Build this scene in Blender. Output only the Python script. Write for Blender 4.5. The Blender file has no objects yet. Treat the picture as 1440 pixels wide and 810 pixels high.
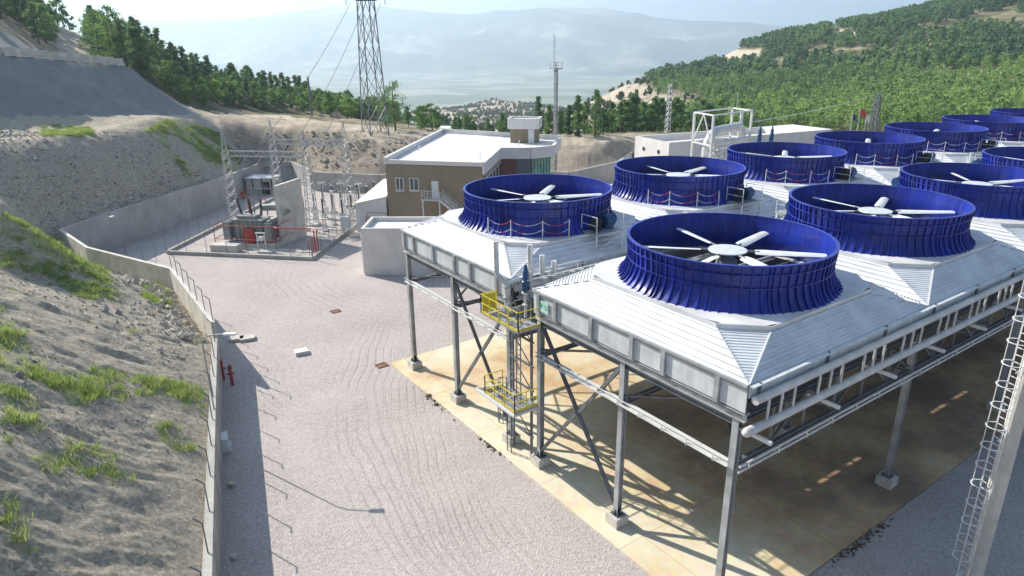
import bpy, math, random
import numpy as np
from mathutils import Vector, Matrix
random.seed(7); RNG = np.random.default_rng(11)
sc = bpy.context.scene
COL = sc.collection
# ------------------------------------------------------------------ camera
f_px, pitch, roll, head, H = 954.553, 0.3427, -0.0107, 0.9603, 23.0
Fv = np.array([math.cos(head)*math.cos(pitch), math.sin(head)*math.cos(pitch), -math.sin(pitch)])
Rv = np.array([math.sin(head), -math.cos(head), 0.0]); Uv = np.cross(Rv, Fv)
Rv, Uv = Rv*math.cos(roll)+Uv*math.sin(roll), Uv*math.cos(roll)-Rv*math.sin(roll)
cam = bpy.data.cameras.new('camera'); camo = bpy.data.objects.new('camera', cam); COL.objects.link(camo)
cam.sensor_width = 36; cam.lens = f_px/1440*36; cam.clip_start = 0.2; cam.clip_end = 60000
camo.matrix_world = Matrix(((Rv[0],Uv[0],-Fv[0],0),(Rv[1],Uv[1],-Fv[1],0),(Rv[2],Uv[2],-Fv[2],H),(0,0,0,1)))
sc.camera = camo
# ------------------------------------------------------------------ light
SUN_EL, SUN_AZ = math.radians(35), math.radians(111)      # azimuth from +X, counter-clockwise
sd = Vector((math.cos(SUN_AZ)*math.cos(SUN_EL), math.sin(SUN_AZ)*math.cos(SUN_EL), math.sin(SUN_EL)))
world = bpy.data.worlds.new('World'); sc.world = world; world.use_nodes = True
wn = world.node_tree; bg = wn.nodes['Background']
sky = wn.nodes.new('ShaderNodeTexSky'); sky.sky_type = 'NISHITA'; sky.sun_disc = False
sky.sun_elevation = SUN_EL; sky.sun_rotation = math.atan2(sd.x, sd.y); sky.air_density = 1.2; sky.dust_density = 1.0; sky.ozone_density = 6.0
wn.links.new(sky.outputs[0], bg.inputs[0]); bg.inputs[1].default_value = 0.055
sun = bpy.data.lights.new('sun', 'SUN'); suno = bpy.data.objects.new('sun', sun); COL.objects.link(suno)
sun.energy = 4.7; sun.angle = math.radians(0.5); sun.color = (1.0, 0.93, 0.83)
suno.rotation_euler = (-sd).to_track_quat('-Z', 'Y').to_euler(); suno.location = (0, 0, 80)
sc.view_settings.view_transform = 'Standard'; sc.view_settings.look = 'None'
sc.view_settings.exposure = 1.18; sc.view_settings.gamma = 1; sc.view_settings.use_curve_mapping = False
sc.cycles.volume_bounces = 1; sc.cycles.max_bounces = 6; sc.cycles.transparent_max_bounces = 8
# ------------------------------------------------------------------ image <-> world (used to lay the survey out)
CAM = np.array([0, 0, H])
def ray(x, y): return Fv + Rv*(x-720)/f_px - Uv*(y-405)/f_px
def G(x, y, z=0.0):
    v = ray(x, y); return CAM + v*((z-H)/v[2])
def D(x, y, d):
    v = ray(x, y); return CAM + v/math.hypot(v[0], v[1])*d
def proj(P):
    q = np.asarray(P, float)-CAM; d = q@Fv
    d = np.where(d < 1e-3, 1e-3, d)
    return 720+f_px*(q@Rv)/d, 405-f_px*(q@Uv)/d
# ------------------------------------------------------------------ materials
MATS = {}
def mat(name, col, rough=0.6, metal=0.0, var=0.12, scale=3.0, bump=0.0, bscale=None, col2=None, spec=0.5, detail=4, thr=None, coat=0, streak=0, scol=(.5,.48,.44)):
    if name in MATS: return MATS[name]
    m = bpy.data.materials.new(name); m.use_nodes = True; nt = m.node_tree; N = nt.nodes; L = nt.links
    b = N['Principled BSDF']; b.inputs['Roughness'].default_value = rough; b.inputs['Metallic'].default_value = metal
    b.inputs['Specular IOR Level'].default_value = spec; b.inputs['Coat Weight'].default_value = coat
    tc = N.new('ShaderNodeTexCoord'); geo = N.new('ShaderNodeNewGeometry')
    n = N.new('ShaderNodeTexNoise'); n.inputs['Scale'].default_value = scale; n.inputs['Detail'].default_value = detail
    L.new(geo.outputs['Position'], n.inputs['Vector'])
    r = N.new('ShaderNodeValToRGB'); e = r.color_ramp.elements
    c2 = col2 if col2 else tuple(min(1, c*(1+var)) for c in col)
    c1 = tuple(c*(1-var) for c in col) if not col2 else col
    t = thr or (0.35, 0.65)
    e[0].position, e[1].position = t; e[0].color = (*c1, 1); e[1].color = (*c2, 1)
    L.new(n.outputs['Fac'], r.inputs[0]); L.new(r.outputs[0], b.inputs['Base Color'])
    if streak:      # weathering: runs of dirt and bleaching down vertical faces
        mp = N.new('ShaderNodeMapping'); mp.inputs['Scale'].default_value = (2.2, 2.2, .22); L.new(geo.outputs['Position'], mp.inputs['Vector'])
        n3 = N.new('ShaderNodeTexNoise'); n3.inputs['Scale'].default_value = 1.6; n3.inputs['Detail'].default_value = 7; n3.inputs['Roughness'].default_value = .7; L.new(mp.outputs[0], n3.inputs['Vector'])
        rs_ = N.new('ShaderNodeMapRange'); rs_.inputs['From Min'].default_value = .48; rs_.inputs['From Max'].default_value = .75; rs_.inputs['To Max'].default_value = streak; L.new(n3.outputs['Fac'], rs_.inputs['Value'])
        mx = N.new('ShaderNodeMix'); mx.data_type = 'RGBA'; mx.clamp_factor = True; L.new(rs_.outputs[0], mx.inputs['Factor']); L.new(r.outputs[0], mx.inputs['A']); mx.inputs['B'].default_value = (*scol, 1); L.new(mx.outputs['Result'], b.inputs['Base Color'])
    if bump:
        n2 = N.new('ShaderNodeTexNoise'); n2.inputs['Scale'].default_value = bscale or scale*4; n2.inputs['Detail'].default_value = 5
        L.new(geo.outputs['Position'], n2.inputs['Vector'])
        bp = N.new('ShaderNodeBump'); bp.inputs['Strength'].default_value = 0.6; bp.inputs['Distance'].default_value = bump
        L.new(n2.outputs['Fac'], bp.inputs['Height']); L.new(bp.outputs[0], b.inputs['Normal'])
    MATS[name] = m; return m
M = dict(
 steel=mat('galvanised_steel', (.40,.42,.43), .45, .35, .18, 1.5, spec=.4),
 dsteel=mat('dull_steel', (.17,.185,.20), .5, .3, .2, 2),
 lsteel=mat('light_painted_steel', (.66,.67,.66), .45, .1, .08, 2),
 roof=mat('aluminium_sheet', (.66,.68,.70), .42, .15, .10, .8, spec=.4),
 deck=mat('deck_sheet', (.66,.67,.68), .5, .1, .14, .6, detail=8),
 fascia=mat('fascia_sheet', (.60,.64,.66), .4, .15, .12, 1.2, spec=.5, streak=.55, scol=(.40,.43,.44)),
 blue=mat('blue_gelcoat', (.006,.017,.18), .38, 0, .22, .7, col2=(.010,.030,.33), coat=.1, spec=.4, streak=.55, scol=(.07,.09,.34)),
 blade=mat('fan_blade_white', (.68,.70,.70), .4, 0, .06, 2),
 hub=mat('fan_hub_grey', (.58,.60,.60), .45, .1, .08, 3),
 darkdeck=mat('gutter_sheet', (.4,.42,.43), .5, .2),
 dark=mat('dark_interior', (.025,.026,.03), .8, 0, .3, 2),
 bundle=mat('finned_tubes', (.05,.052,.055), .6, .3, .3, 1),
 concrete=mat('cast_concrete', (.38,.37,.34), .85, 0, .16, .6, bump=.01, bscale=8, streak=.6, scol=(.24,.23,.2)),
 concrete2=mat('weathered_concrete', (.43,.42,.40), .88, 0, .16, .35, bump=.012, bscale=6, detail=8, streak=.7, scol=(.26,.25,.24)),
 lconcrete=mat('light_concrete', (.54,.52,.47), .85, 0, .14, 1.0, bump=.006, bscale=12, streak=.55, scol=(.36,.33,.28)),
 yellow=mat('yellow_safety_paint', (.62,.50,.03), .45, 0, .1, 3),
 motor=mat('blue_motor_paint', (.008,.06,.16), .4, 0, .15, 3),
 red=mat('red_pipe_paint', (.36,.035,.03), .45, 0, .15, 2),
 ropew=mat('white_rope', (.7,.68,.66), .8, 0, .05, 3), roper=mat('red_rope', (.55,.04,.05), .8, 0, .05, 3),
 brown=mat('brown_render', (.27,.215,.15), .85, 0, .07, .5), white=mat('white_cladding', (.68,.66,.63), .6, 0, .06, .6, streak=.35, scol=(.45,.42,.38)),
 wroof=mat('white_roof_membrane', (.70,.68,.65), .7, 0, .06, .35), parapet=mat('parapet_panel', (.70,.69,.67), .5, .05, .06, .8),
 maroon=mat('dark_red_cladding', (.15,.06,.05), .6, 0, .15, 1), greyp=mat('grey_cladding', (.12,.135,.15), .5, 0, .1, 1),
 door=mat('white_door', (.72,.72,.72), .4, 0, .03, 3), pane=mat('window_pane', (.10,.12,.14), .08, 0, .3, 1.5, spec=.8),
 gglass=mat('green_glass', (.05,.30,.22), .06, 0, .5, .6, col2=(.18,.55,.42), spec=.9),
 trafo=mat('transformer_grey', (.24,.27,.26), .5, .1, .15, 2), insul=mat('brown_insulator', (.035,.02,.018), .25, 0, .2, 5),
 pipe=mat('header_pipe_grey', (.62,.61,.59), .5, .15, .12, 1.2), wpipe=mat('insulated_pipe', (.62,.63,.62), .4, .3, .1, 1.5),
 rust=mat('rusty_grate', (.22,.09,.04), .8, .2, .3, 6), rock2=mat('slope_stone', (.30,.28,.25), .9, 0, .35, 1.5), rock=mat('pale_rock', (.46,.41,.34), .9, 0, .25, 1.2, bump=.03, bscale=5),
 flagr=mat('flag_red', (.55,.05,.04), .8), flagw=mat('flag_white', (.7,.7,.7), .8), flagb=mat('flag_blue', (.05,.08,.2), .8),
 rooft=mat('red_roof_tile', (.30,.10,.06), .8), bark=mat('bark', (.11,.08,.06), .9, 0, .3, 3), wire=mat('wire', (.12,.12,.12), .9, 0, spec=.1),
)
def foliage(name, c1, c2, trans=.45):
    m = bpy.data.materials.new(name); m.use_nodes = True; nt = m.node_tree; N = nt.nodes; L = nt.links
    N.remove(N['Principled BSDF']); out = N['Material Output']
    at = N.new('ShaderNodeAttribute'); at.attribute_name = 'tint'
    oi = N.new('ShaderNodeObjectInfo')
    ad = N.new('ShaderNodeMath'); ad.operation = 'ADD'; ml = N.new('ShaderNodeMath'); ml.operation = 'MULTIPLY'; ml.inputs[1].default_value = .55
    sb = N.new('ShaderNodeMath'); sb.operation = 'SUBTRACT'; sb.inputs[1].default_value = .27
    L.new(oi.outputs['Random'], ml.inputs[0]); L.new(ml.outputs[0], sb.inputs[0]); L.new(at.outputs['Fac'], ad.inputs[0]); L.new(sb.outputs[0], ad.inputs[1])
    mx = N.new('ShaderNodeMix'); mx.data_type = 'RGBA'; mx.clamp_factor = True
    mx.inputs['A'].default_value = (*c1, 1); mx.inputs['B'].default_value = (*c2, 1); L.new(ad.outputs[0], mx.inputs['Factor'])
    d = N.new('ShaderNodeBsdfDiffuse'); t = N.new('ShaderNodeBsdfTranslucent'); s = N.new('ShaderNodeMixShader'); s.inputs[0].default_value = trans
    L.new(mx.outputs['Result'], d.inputs[0]); L.new(mx.outputs['Result'], t.inputs[0]); L.new(d.outputs[0], s.inputs[1]); L.new(t.outputs[0], s.inputs[2]); L.new(s.outputs[0], out.inputs[0])
    return m
FOL_DARK = foliage('pine_foliage', (.065,.14,.075), (.24,.36,.12))
FOL_LIGHT = foliage('bright_foliage', (.11,.21,.06), (.28,.42,.12))
FOL_FOREST = foliage('forest_foliage', (.08,.155,.09), (.33,.46,.14))
GRASSM = foliage('grass_blades', (.16,.28,.05), (.44,.50,.17), .45)
SCRUBM = foliage('scrub_foliage', (.06,.09,.06), (.13,.17,.08))
# ------------------------------------------------------------------ mesh builder
BOXF = [(0,3,2,1),(4,5,6,7),(0,1,5,4),(1,2,6,5),(2,3,7,6),(3,0,4,7)]
class MB:
    def __init__(s): s.v = []; s.f = []; s.n = 0
    def add(s, vs, fs):
        vs = [tuple(map(float, p)) for p in vs]; s.v += vs; s.f += [tuple(i+s.n for i in q) for q in fs]; s.n += len(vs); return s
    def box(s, c, size, rz=0.0):
        hx, hy, hz = size[0]/2, size[1]/2, size[2]/2; ca, sa = math.cos(rz), math.sin(rz)
        vs = [(c[0]+x*ca-y*sa, c[1]+x*sa+y*ca, c[2]+z) for z in (-hz, hz) for x, y in ((-hx,-hy),(hx,-hy),(hx,hy),(-hx,hy))]
        return s.add(vs, BOXF)
    def frame(s, p, q):
        p = np.array(p, float); q = np.array(q, float); d = q-p; l = np.linalg.norm(d); d = d/max(l, 1e-9)
        up = np.array([0,0,1.]) if abs(d[2]) < .95 else np.array([1.,0,0]); a = np.cross(up, d); a /= np.linalg.norm(a); b = np.cross(d, a); return p, q, a, b
    def bar(s, p, q, w, h=None):
        h = h or w; p, q, a, b = s.frame(p, q)
        vs = [e + a*x*w/2 + b*y*h/2 for e in (p, q) for x, y in ((-1,-1),(1,-1),(1,1),(-1,1))]
        return s.add(vs, BOXF)
    def ibeam(s, p, q, w, h, t=.025):
        p, q, a, b = s.frame(p, q)
        for oy in (-h/2+t/2, h/2-t/2): s.bar(p+b*oy, q+b*oy, w, t)
        return s.bar(p, q, t, h-2*t-.002)
    def tube(s, p, q, r, n=8, r2=None, caps=True):
        r2 = r if r2 is None else r2; p, q, a, b = s.frame(p, q)
        vs = []
        for e, rr in ((p, r), (q, r2)):
            for i in range(n):
                t = 2*math.pi*i/n; vs.append(e + a*math.cos(t)*rr + b*math.sin(t)*rr)
        fs = [(i, (i+1) % n, n+(i+1) % n, n+i) for i in range(n)]
        if caps: fs += [tuple(range(n-1, -1, -1)), tuple(range(n, 2*n))]
        return s.add(vs, fs)
    def path(s, pts, r, n=8):
        pts = [np.array(p, float) for p in pts]; vs = []; pa = None
        for k, p in enumerate(pts):
            d = (pts[min(k+1, len(pts)-1)]-pts[max(k-1, 0)]); d = d/np.linalg.norm(d)
            if pa is None:
                up = np.array([0,0,1.]) if abs(d[2]) < .9 else np.array([1.,0,0]); a = np.cross(up, d)
            else: a = pa - d*(pa@d)
            a /= np.linalg.norm(a); pa = a; b = np.cross(d, a)
            vs += [p + a*math.cos(2*math.pi*i/n)*r + b*math.sin(2*math.pi*i/n)*r for i in range(n)]
        m = len(pts); fs = [(k*n+i, k*n+(i+1) % n, (k+1)*n+(i+1) % n, (k+1)*n+i) for k in range(m-1) for i in range(n)]
        fs += [tuple(range(n-1, -1, -1)), tuple(range((m-1)*n, m*n))]
        return s.add(vs, fs)
    def lathe(s, c, prof, n=48, close=False):
        vs = [(c[0]+r*math.cos(2*math.pi*i/n), c[1]+r*math.sin(2*math.pi*i/n), c[2]+z) for r, z in prof for i in range(n)]
        m = len(prof); rng = range(m if close else m-1)
        fs = [(k*n+i, k*n+(i+1) % n, ((k+1) % m)*n+(i+1) % n, ((k+1) % m)*n+i) for k in rng for i in range(n)]
        return s.add(vs, fs)
    def prism(s, poly, z0, z1):
        n = len(poly); vs = [(x, y, z0) for x, y in poly] + [(x, y, z1) for x, y in poly]
        return s.add(vs, [tuple(range(n-1, -1, -1)), tuple(range(n, 2*n))] + [(i, (i+1) % n, n+(i+1) % n, n+i) for i in range(n)])
    def wallseg(s, p, q, z0, zp, zq, t):
        "wall from p to q (2D), top sloping from zp to zq"
        p = np.array(p[:2], float); q = np.array(q[:2], float); d = (q-p)/np.linalg.norm(q-p); nn = np.array([-d[1], d[0]])*t/2
        b = [p-nn, q-nn, q+nn, p+nn]; z = [zp, zq, zq, zp]
        return s.add([(*x, z0) for x in b] + [(*x, k) for x, k in zip(b, z)], BOXF)
    def build(s, name, m, parent=None, smooth=False, label=None, mats=None, mi=None):
        v = np.array(s.v, float)
        if parent is not None and not parent.get('_local'):
            v = v - np.array(ROOTW[parent.name])
        me = bpy.data.meshes.new(name); me.from_pydata(v.tolist(), [], s.f); me.materials.append(m)
        if smooth:
            me.polygons.foreach_set('use_smooth', [True]*len(me.polygons))
            try: me.set_sharp_from_angle(angle=math.radians(40))
            except Exception: pass
        me.update(); o = bpy.data.objects.new(name, me); COL.objects.link(o)
        if parent is not None: o.parent = parent; ROOTW[o.name] = ROOTW.get(parent.name, (0,0,0))
        if label: o['label'] = label
        return o
ROOTW = {}
def tag(o, label, cat, group=None):
    o['label'] = label; o['category'] = cat
    if group: o['group'] = group
    return o
def thing(name, label, cat, loc=(0,0,0), rz=0, group=None, local=False):
    o = bpy.data.objects.new(name, None); COL.objects.link(o); o.location = tuple(map(float, loc)); o.rotation_euler = (0,0,rz); o.empty_display_size = .5
    ROOTW[o.name] = (0,0,0) if local else tuple(map(float, loc))
    return tag(o, label, cat, group)
def dup(root, loc, rz=0, label=None, scale=None, group=None):
    def cp(o, par):
        c = o.copy(); COL.objects.link(c)
        if par: c.parent = par
        for ch in list(o.children): cp(ch, c)
        return c
    r = cp(root, None); r.location = tuple(map(float, loc)); r.rotation_euler = (0,0,rz)
    if scale is not None: r.scale = (scale,)*3 if not hasattr(scale, "__len__") else tuple(map(float, scale))
    if label: r['label'] = label
    if group: r['group'] = group
    return r
def origin_mesh(o):   # single-mesh thing: put its origin at its base centre
    me = o.data; n = len(me.vertices); v = np.empty(n*3); me.vertices.foreach_get('co', v); v = v.reshape(-1,3)
    c = np.array([(v[:,0].min()+v[:,0].max())/2, (v[:,1].min()+v[:,1].max())/2, v[:,2].min()]); v -= c
    me.vertices.foreach_set('co', v.ravel()); o.location = tuple(c); me.update(); return o
def struct(o): o['kind'] = 'structure'; return o
ORD = ['first','second','third','fourth','fifth','sixth','seventh','eighth','ninth','tenth']
# ------------------------------------------------------------------ ground: the yard outline
K0, K1, K2, K3 = (8.45,50.75), (8.5,67.1), (2.8,80.0), (1.0,89.2)
YARD = [(-12,-35),(0.0,15.2),K0,K1,K2,K3,(6.4,94.2),(22.5,110.9),(33.6,125.8),(38.3,123.9),(38.4,114.0),(47.0,105.7),(58,106),(71,93),(73,87.3),(86,89.2),(96,96),(135,92),(160,60),(170,-35)]
YA = np.array(YARD)
def seg_near(P, A, B):
    d = B-A; t = np.clip(((P-A)@d)/(d@d), 0, 1); Q = A+t[:,None]*d; return np.hypot(*(P-Q).T), Q
def inside(P, poly):
    x, y = P[:,0], P[:,1]; r = np.zeros(len(P), bool); n = len(poly)
    for i in range(n):
        x1, y1 = poly[i]; x2, y2 = poly[(i+1) % n]
        c = ((y1 > y) != (y2 > y)) & (x < (x2-x1)*(y-y1)/((y2-y1) if y2 != y1 else 1e-9)+x1); r ^= c
    return r
def yard_dist(P):
    best = np.full(len(P), 1e9); Q = np.zeros_like(P)
    for i in range(len(YA)):
        d, q = seg_near(P, YA[i], YA[(i+1) % len(YA)]); m = d < best; best[m] = d[m]; Q[m] = q[m]
    return np.where(inside(P, YARD), -best, best), Q
# value noise
def vnoise(x, y, s, seed):
    x = x/s+seed*17.3; y = y/s+seed*5.7; xi = np.floor(x).astype(np.int64); yi = np.floor(y).astype(np.int64); fx = x-xi; fy = y-yi
    fx = fx*fx*(3-2*fx); fy = fy*fy*(3-2*fy)
    def h(a, b):
        n = (a*374761393 + b*668265263 + seed*982451653) & 0xffffffff; n = ((n ^ (n >> 13))*1274126177) & 0xffffffff; return ((n ^ (n >> 16)) & 0xffff)/32767.5-1
    return (h(xi,yi)*(1-fx)+h(xi+1,yi)*fx)*(1-fy)+(h(xi,yi+1)*(1-fx)+h(xi+1,yi+1)*fx)*fy
def fbm(x, y, s, seed, o=4):
    r = 0; a = 1
    for k in range(o): r = r+a*vnoise(x, y, s/2**k, seed+k); a *= .5
    return r
# near control lines: 'p' entries (pixel x, pixel y, distance) -> ground point; 'w' entries world
def line(pts, step=4.0):
    pts = [np.array(p, float) for p in pts]; out = []
    for a, b in zip(pts[:-1], pts[1:]):
        n = max(1, int(np.linalg.norm(b[:2]-a[:2])/step)); out += [a+(b-a)*k/n for k in range(n)]
    out.append(pts[-1]); return out
def pl(*t): return [D(*q) for q in t]
C1 = []
# outside foot of the walls
C1 += line([(-12,-35,2.4),(0,15.2,2.4),(8.3,50.75,2.3),(8.3,52,1.9),(8.3,67.1,1.9),(2.6,80,2.0),(.7,89.2,2.5)])
C1 += line([(.8,89.8,3.0),(6.2,94.4,3.7),(22.3,111.3,3.4),(33.5,126.2,3.1),(38.5,124.2,3.0),(38.6,114.3,2.7),(47.1,106,2.4),(58.2,106.3,2.4),(71.3,93.3,2.4),(73,87.8,2.5),(86,89.6,2.7),(96,96.5,3.2),(135,93,1.5),(160,60,1),(170,-35,1)])
# near-left slope
C1 += line([(-10,15,9),(-4.5,30,8.8),(-1.0,50,7.8),(-1.5,58,7.2)]) + line([(-22,12,15.5),(-14,35,15),(-8,52,12.2),(-6,62,9.2)]) + line([(-40,10,20),(-32,40,21),(-20,62,17)])
C1 += pl((0,300,62),(30,318,63),(60,338,64),(100,365,65)) + [(-14,70,9),(-25,74,11),(-45,80,16)]
C1 += pl((0,287,88),(-60,280,84)) + [(-8,80,4.5),(-3,78,3.5),(0,84,2.6),(-20,86,6),(-35,92,8)]
# far slope top edge and the ledge, terrace behind
E1 = pl((-120,215,96),(-60,212,97),(0,212,98),(75,203,102),(135,190,109),(188,178,116),(222,166,125),(270,168,134),(330,174,137),(372,177,140),(440,186,133),(540,201,125),(600,208,121)) + [np.array((66,104,4.2)), np.array((79,97,4.6)), np.array((80.5,93.5,4.7)), np.array((89,95,5.5)), np.array((100,103,5.0)), np.array((138,100,3))]
C1 += line(E1)
C1 += line(pl((0,196,107),(75,192,112),(135,178,118),(188,170,123)))
C1 += line(pl((-120,165,113),(0,165,119),(100,163,123),(200,162,131),(268,158,142)))
C1 += line(pl((-120,72,124),(0,77,130),(90,85,138),(182,94,147),(225,128,149),(262,152,150)))
C1 += line(pl((-120,74,131),(0,75,137),(75,82,145))) + line(pl((-120,10,146),(0,37,152),(40,60,153),(84,87,152)))
C1 += line(pl((128,92,157),(95,70,168),(92,60,182),(105,48,200),(130,44,222))) + line(pl((110,90,155),(75,68,165),(75,58,180)))
C1 += pl((60,35,190),(0,0,185),(-60,-30,185),(-120,-60,180),(-100,40,230),(0,45,260),(200,70,180),(160,75,170),(200,90,215),(170,72,225),(150,110,270),(240,98,225),(300,112,235),(400,132,238),(500,150,235),(560,163,225))
C1 += pl((240,125,165),(300,147,185),(300,156,168),(400,160,190),(500,170,172),(560,176,165),(200,150,300),(300,165,300),(400,175,300),(500,185,300))
C1 += line(pl((300,160,155),(400,170,150),(500,180,142),(600,190,138),(700,193,150),(800,193,146),(900,190,150),(1000,188,155)))
C1 += pl((430,165,165),(520,175,155),(600,186,160),(700,190,172),(800,190,170),(900,188,175),(620,200,230),(750,205,230),(900,200,230),(1050,192,230),(1200,186,230),(1350,182,230),(1440,180,230),(1600,180,230),(1150,186,160),(1300,190,160),(1500,190,160),(1800,200,160),(1800,200,230))
C1 = np.array(C1)
# far control points
FARP = [(-400,-20,260),(-400,0,600),(-400,150,1500),(-100,60,300),(-100,150,600),(100,140,300),(100,180,600),(300,170,320),(300,180,600),(500,190,320),(500,190,600),
 (560,186,260),(650,192,260),(560,182,600),(640,172,600),(700,176,600),(760,180,600),(560,165,900),(620,158,1000),(700,141,1100),(760,146,1150),(820,160,1000),(560,175,1600),(700,170,1500),
 (780,186,260),(850,184,260),(800,165,380),(850,138,430),(880,119,480),(940,104,540),(900,160,320),(850,160,700),(900,150,800),(960,150,1000),
 (960,178,250),(1000,150,350),(1000,108,520),(1000,84,640),(1040,66,700),(1100,50,760),(1100,120,420),(1100,172,260),
 (1200,165,270),(1200,100,450),(1200,34,800),(1300,160,280),(1300,80,500),(1300,8,860),(1440,150,290),(1440,70,520),(1440,-12,900),(1600,130,300),(1600,40,600),(1600,-50,950),(1900,100,350),(1900,-60,950),(2300,80,400),(2300,-80,1000),
 (1100,120,1400),(1300,90,1500),(1500,60,1600),(1900,40,1700)]
for px in range(-400, 2401, 200):
    FARP += [(px, 150, 2700), (px, 128, 3600), (px, 116, 4700), (px, 112, 5300)]
RIDGE = [(-400,30),(0,30),(150,22),(280,26),(400,16),(470,9),(530,8),(590,15),(640,20),(700,15),(760,10),(800,10),(850,12),(900,19),(950,27),(1000,29),(1050,31),(1100,37),(1160,44),(1250,50),(1440,54),(2400,54)]
for px, py in RIDGE:
    FARP += [(px, py, 9000), (px, py+25, 8000), (px, 90, 6300), (px, py+30, 12000)]
FARP += [(px, 66, 20000) for px in range(-400, 2401, 400)]
FAR = np.array([D(*q) for q in FARP])
def warp(P, P0=None):
    a = np.arctan2(P[:,1], P[:,0]); r = np.hypot(P[:,0], P[:,1]); return np.stack([a*2.2, np.log(np.maximum(r, 1))*1.0], 1)
def rbf_fit(X, z, reg=0.0):
    n = len(X); K = np.linalg.norm(X[:,None]-X[None], axis=2)+np.eye(n)*reg; A = np.zeros((n+3, n+3)); A[:n,:n] = K; A[:n,n] = 1; A[:n,n+1:] = X; A[n,:n] = 1; A[n+1:,:n] = X.T
    return np.linalg.solve(A, np.concatenate([z, [0,0,0]]))
def rbf_eval(X, w, Q):
    out = np.empty(len(Q)); n = len(X)
    for i in range(0, len(Q), 8000):
        q = Q[i:i+8000]; d = np.sqrt(((q[:,None,:]-X[None])**2).sum(2)); out[i:i+8000] = d@w[:n]+w[n]+q@w[n+1:]
    return out
W1 = rbf_fit(C1[:,:2], C1[:,2], 1e-3); FX = warp(FAR[:,:2]); W2 = rbf_fit(FX, FAR[:,2], 1e-4)
def terrain(P):
    P = np.asarray(P, float); r = np.hypot(P[:,0], P[:,1]); z = np.zeros(len(P))
    near = r < 255; far = r > 195
    zn = np.zeros(len(P)); zf = np.zeros(len(P))
    if near.any():
        q = P[near]; zz = rbf_eval(C1[:,:2], W1, q); zn[near] = zz
    if far.any():
        q = P[far]; zz = rbf_eval(FX, W2, warp(q)); rr = r[far]
        amp = np.interp(rr, [200,400,1000,2200,2800,5200,6500,12000], [.5,4,12,6,1,1,70,110])
        zz = zz + amp*fbm(q[:,0], q[:,1], 1, 3, 1)*0 + amp*fbm(q[:,0], q[:,1], 130 , 5, 3)*np.clip((1500-rr)/800, 0, 1)*.6
        rg = 1-np.abs(fbm(q[:,0], q[:,1], 1100, 9, 5)); zz = zz + np.interp(rr, [5300,6300,8000,9000], [0,170,210,15])*(rg-.6)
        zf[far] = zz
    t = np.clip((r-200)/50, 0, 1); t = t*t*(3-2*t)
    return np.where(r < 200, zn, np.where(r > 250, zf, zn*(1-t)+zf*t))
# polar sheet
azc = head
az_d = np.concatenate([np.linspace(-math.pi, -1.0, 40)[:-1], np.linspace(-1.0, 1.0, 900), np.linspace(1.0, math.pi, 40)[1:]])
rad = [6.0]
while rad[-1] < 24000: rad.append(rad[-1]*(1.0042 if 16 < rad[-1] < 112 else 1.0085 if rad[-1] < 300 else 1.013 if rad[-1] < 1500 else 1.02))
rad = np.array(rad); nA, nR = len(az_d), len(rad)
AA, RR = np.meshgrid(azc-az_d, rad, indexing='xy')       # shape (nR, nA)
PP = np.stack([RR*np.cos(AA), RR*np.sin(AA)], 2).reshape(-1, 2)
sdist, Qn = yard_dist(PP)
cell = (RR*np.where(RR < 112, .0062, .011)).ravel()
inner = sdist < 0
snap = inner & (sdist > -cell*1.6)
PP[snap] = Qn[snap]
keep = (~inner) | snap
Z = np.full(len(PP), -.05); Z[keep] = terrain(PP[keep])
rr = np.hypot(PP[:,0], PP[:,1]); x, y = PP[:,0], PP[:,1]
fadew = np.clip(np.maximum(sdist, 0)/2.5, 0, 1)
road = np.zeros(len(PP)); gravelm = np.zeros(len(PP))
# natural roughness: rills running down the slopes, lumps and ledges
small = (rr < 320) & keep
px, py = proj(np.stack([x, y, Z], 1))
EMB = [(-400,0),(-400,170),(0,167),(100,165),(200,164),(276,163),(262,148),(225,125),(186,90),(110,60),(84,84),(40,56),(0,33),(-200,-40)]
grey_pre = small & inside(np.stack([px, py], 1), EMB) & (rr > 112)
dw = np.maximum(sdist, 0)
rill = np.zeros(len(PP)); s = small
u = (x*.97-y*.24)[s]; v = (x*.24+y*.97)[s]
nl = (x[s] < 9) & (y[s] < 76)
rill[s] = np.where(nl, (1-np.abs(fbm(u*.28+fbm(x[s], y[s], 6, 31, 2)*.5, v+fbm(x[s], y[s], 5, 22, 2)*.8, 1.1, 21, 3)))*.20+fbm(x[s], y[s], 7, 24, 4)*.15+np.maximum(0, fbm(x[s]*.35, y[s], 1.3, 28, 4)-.35)*-.3+fbm(x[s], y[s], .9, 25, 4)*.14+(1-np.abs(fbm(x[s]*.6, y[s], .55, 33, 2)))*.09,
                   fbm(x[s], y[s], 9, 26, 5)*.45 + (1-np.abs(fbm(x[s], y[s], 3.4, 27, 4)))*.45+fbm(x[s], y[s], 1.1, 29, 3)*.12)
rill[(~small) & (rr < 900)] = 0
rill = np.where(grey_pre, rill*.22, rill*.62); Z = Z + rill*fadew
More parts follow.
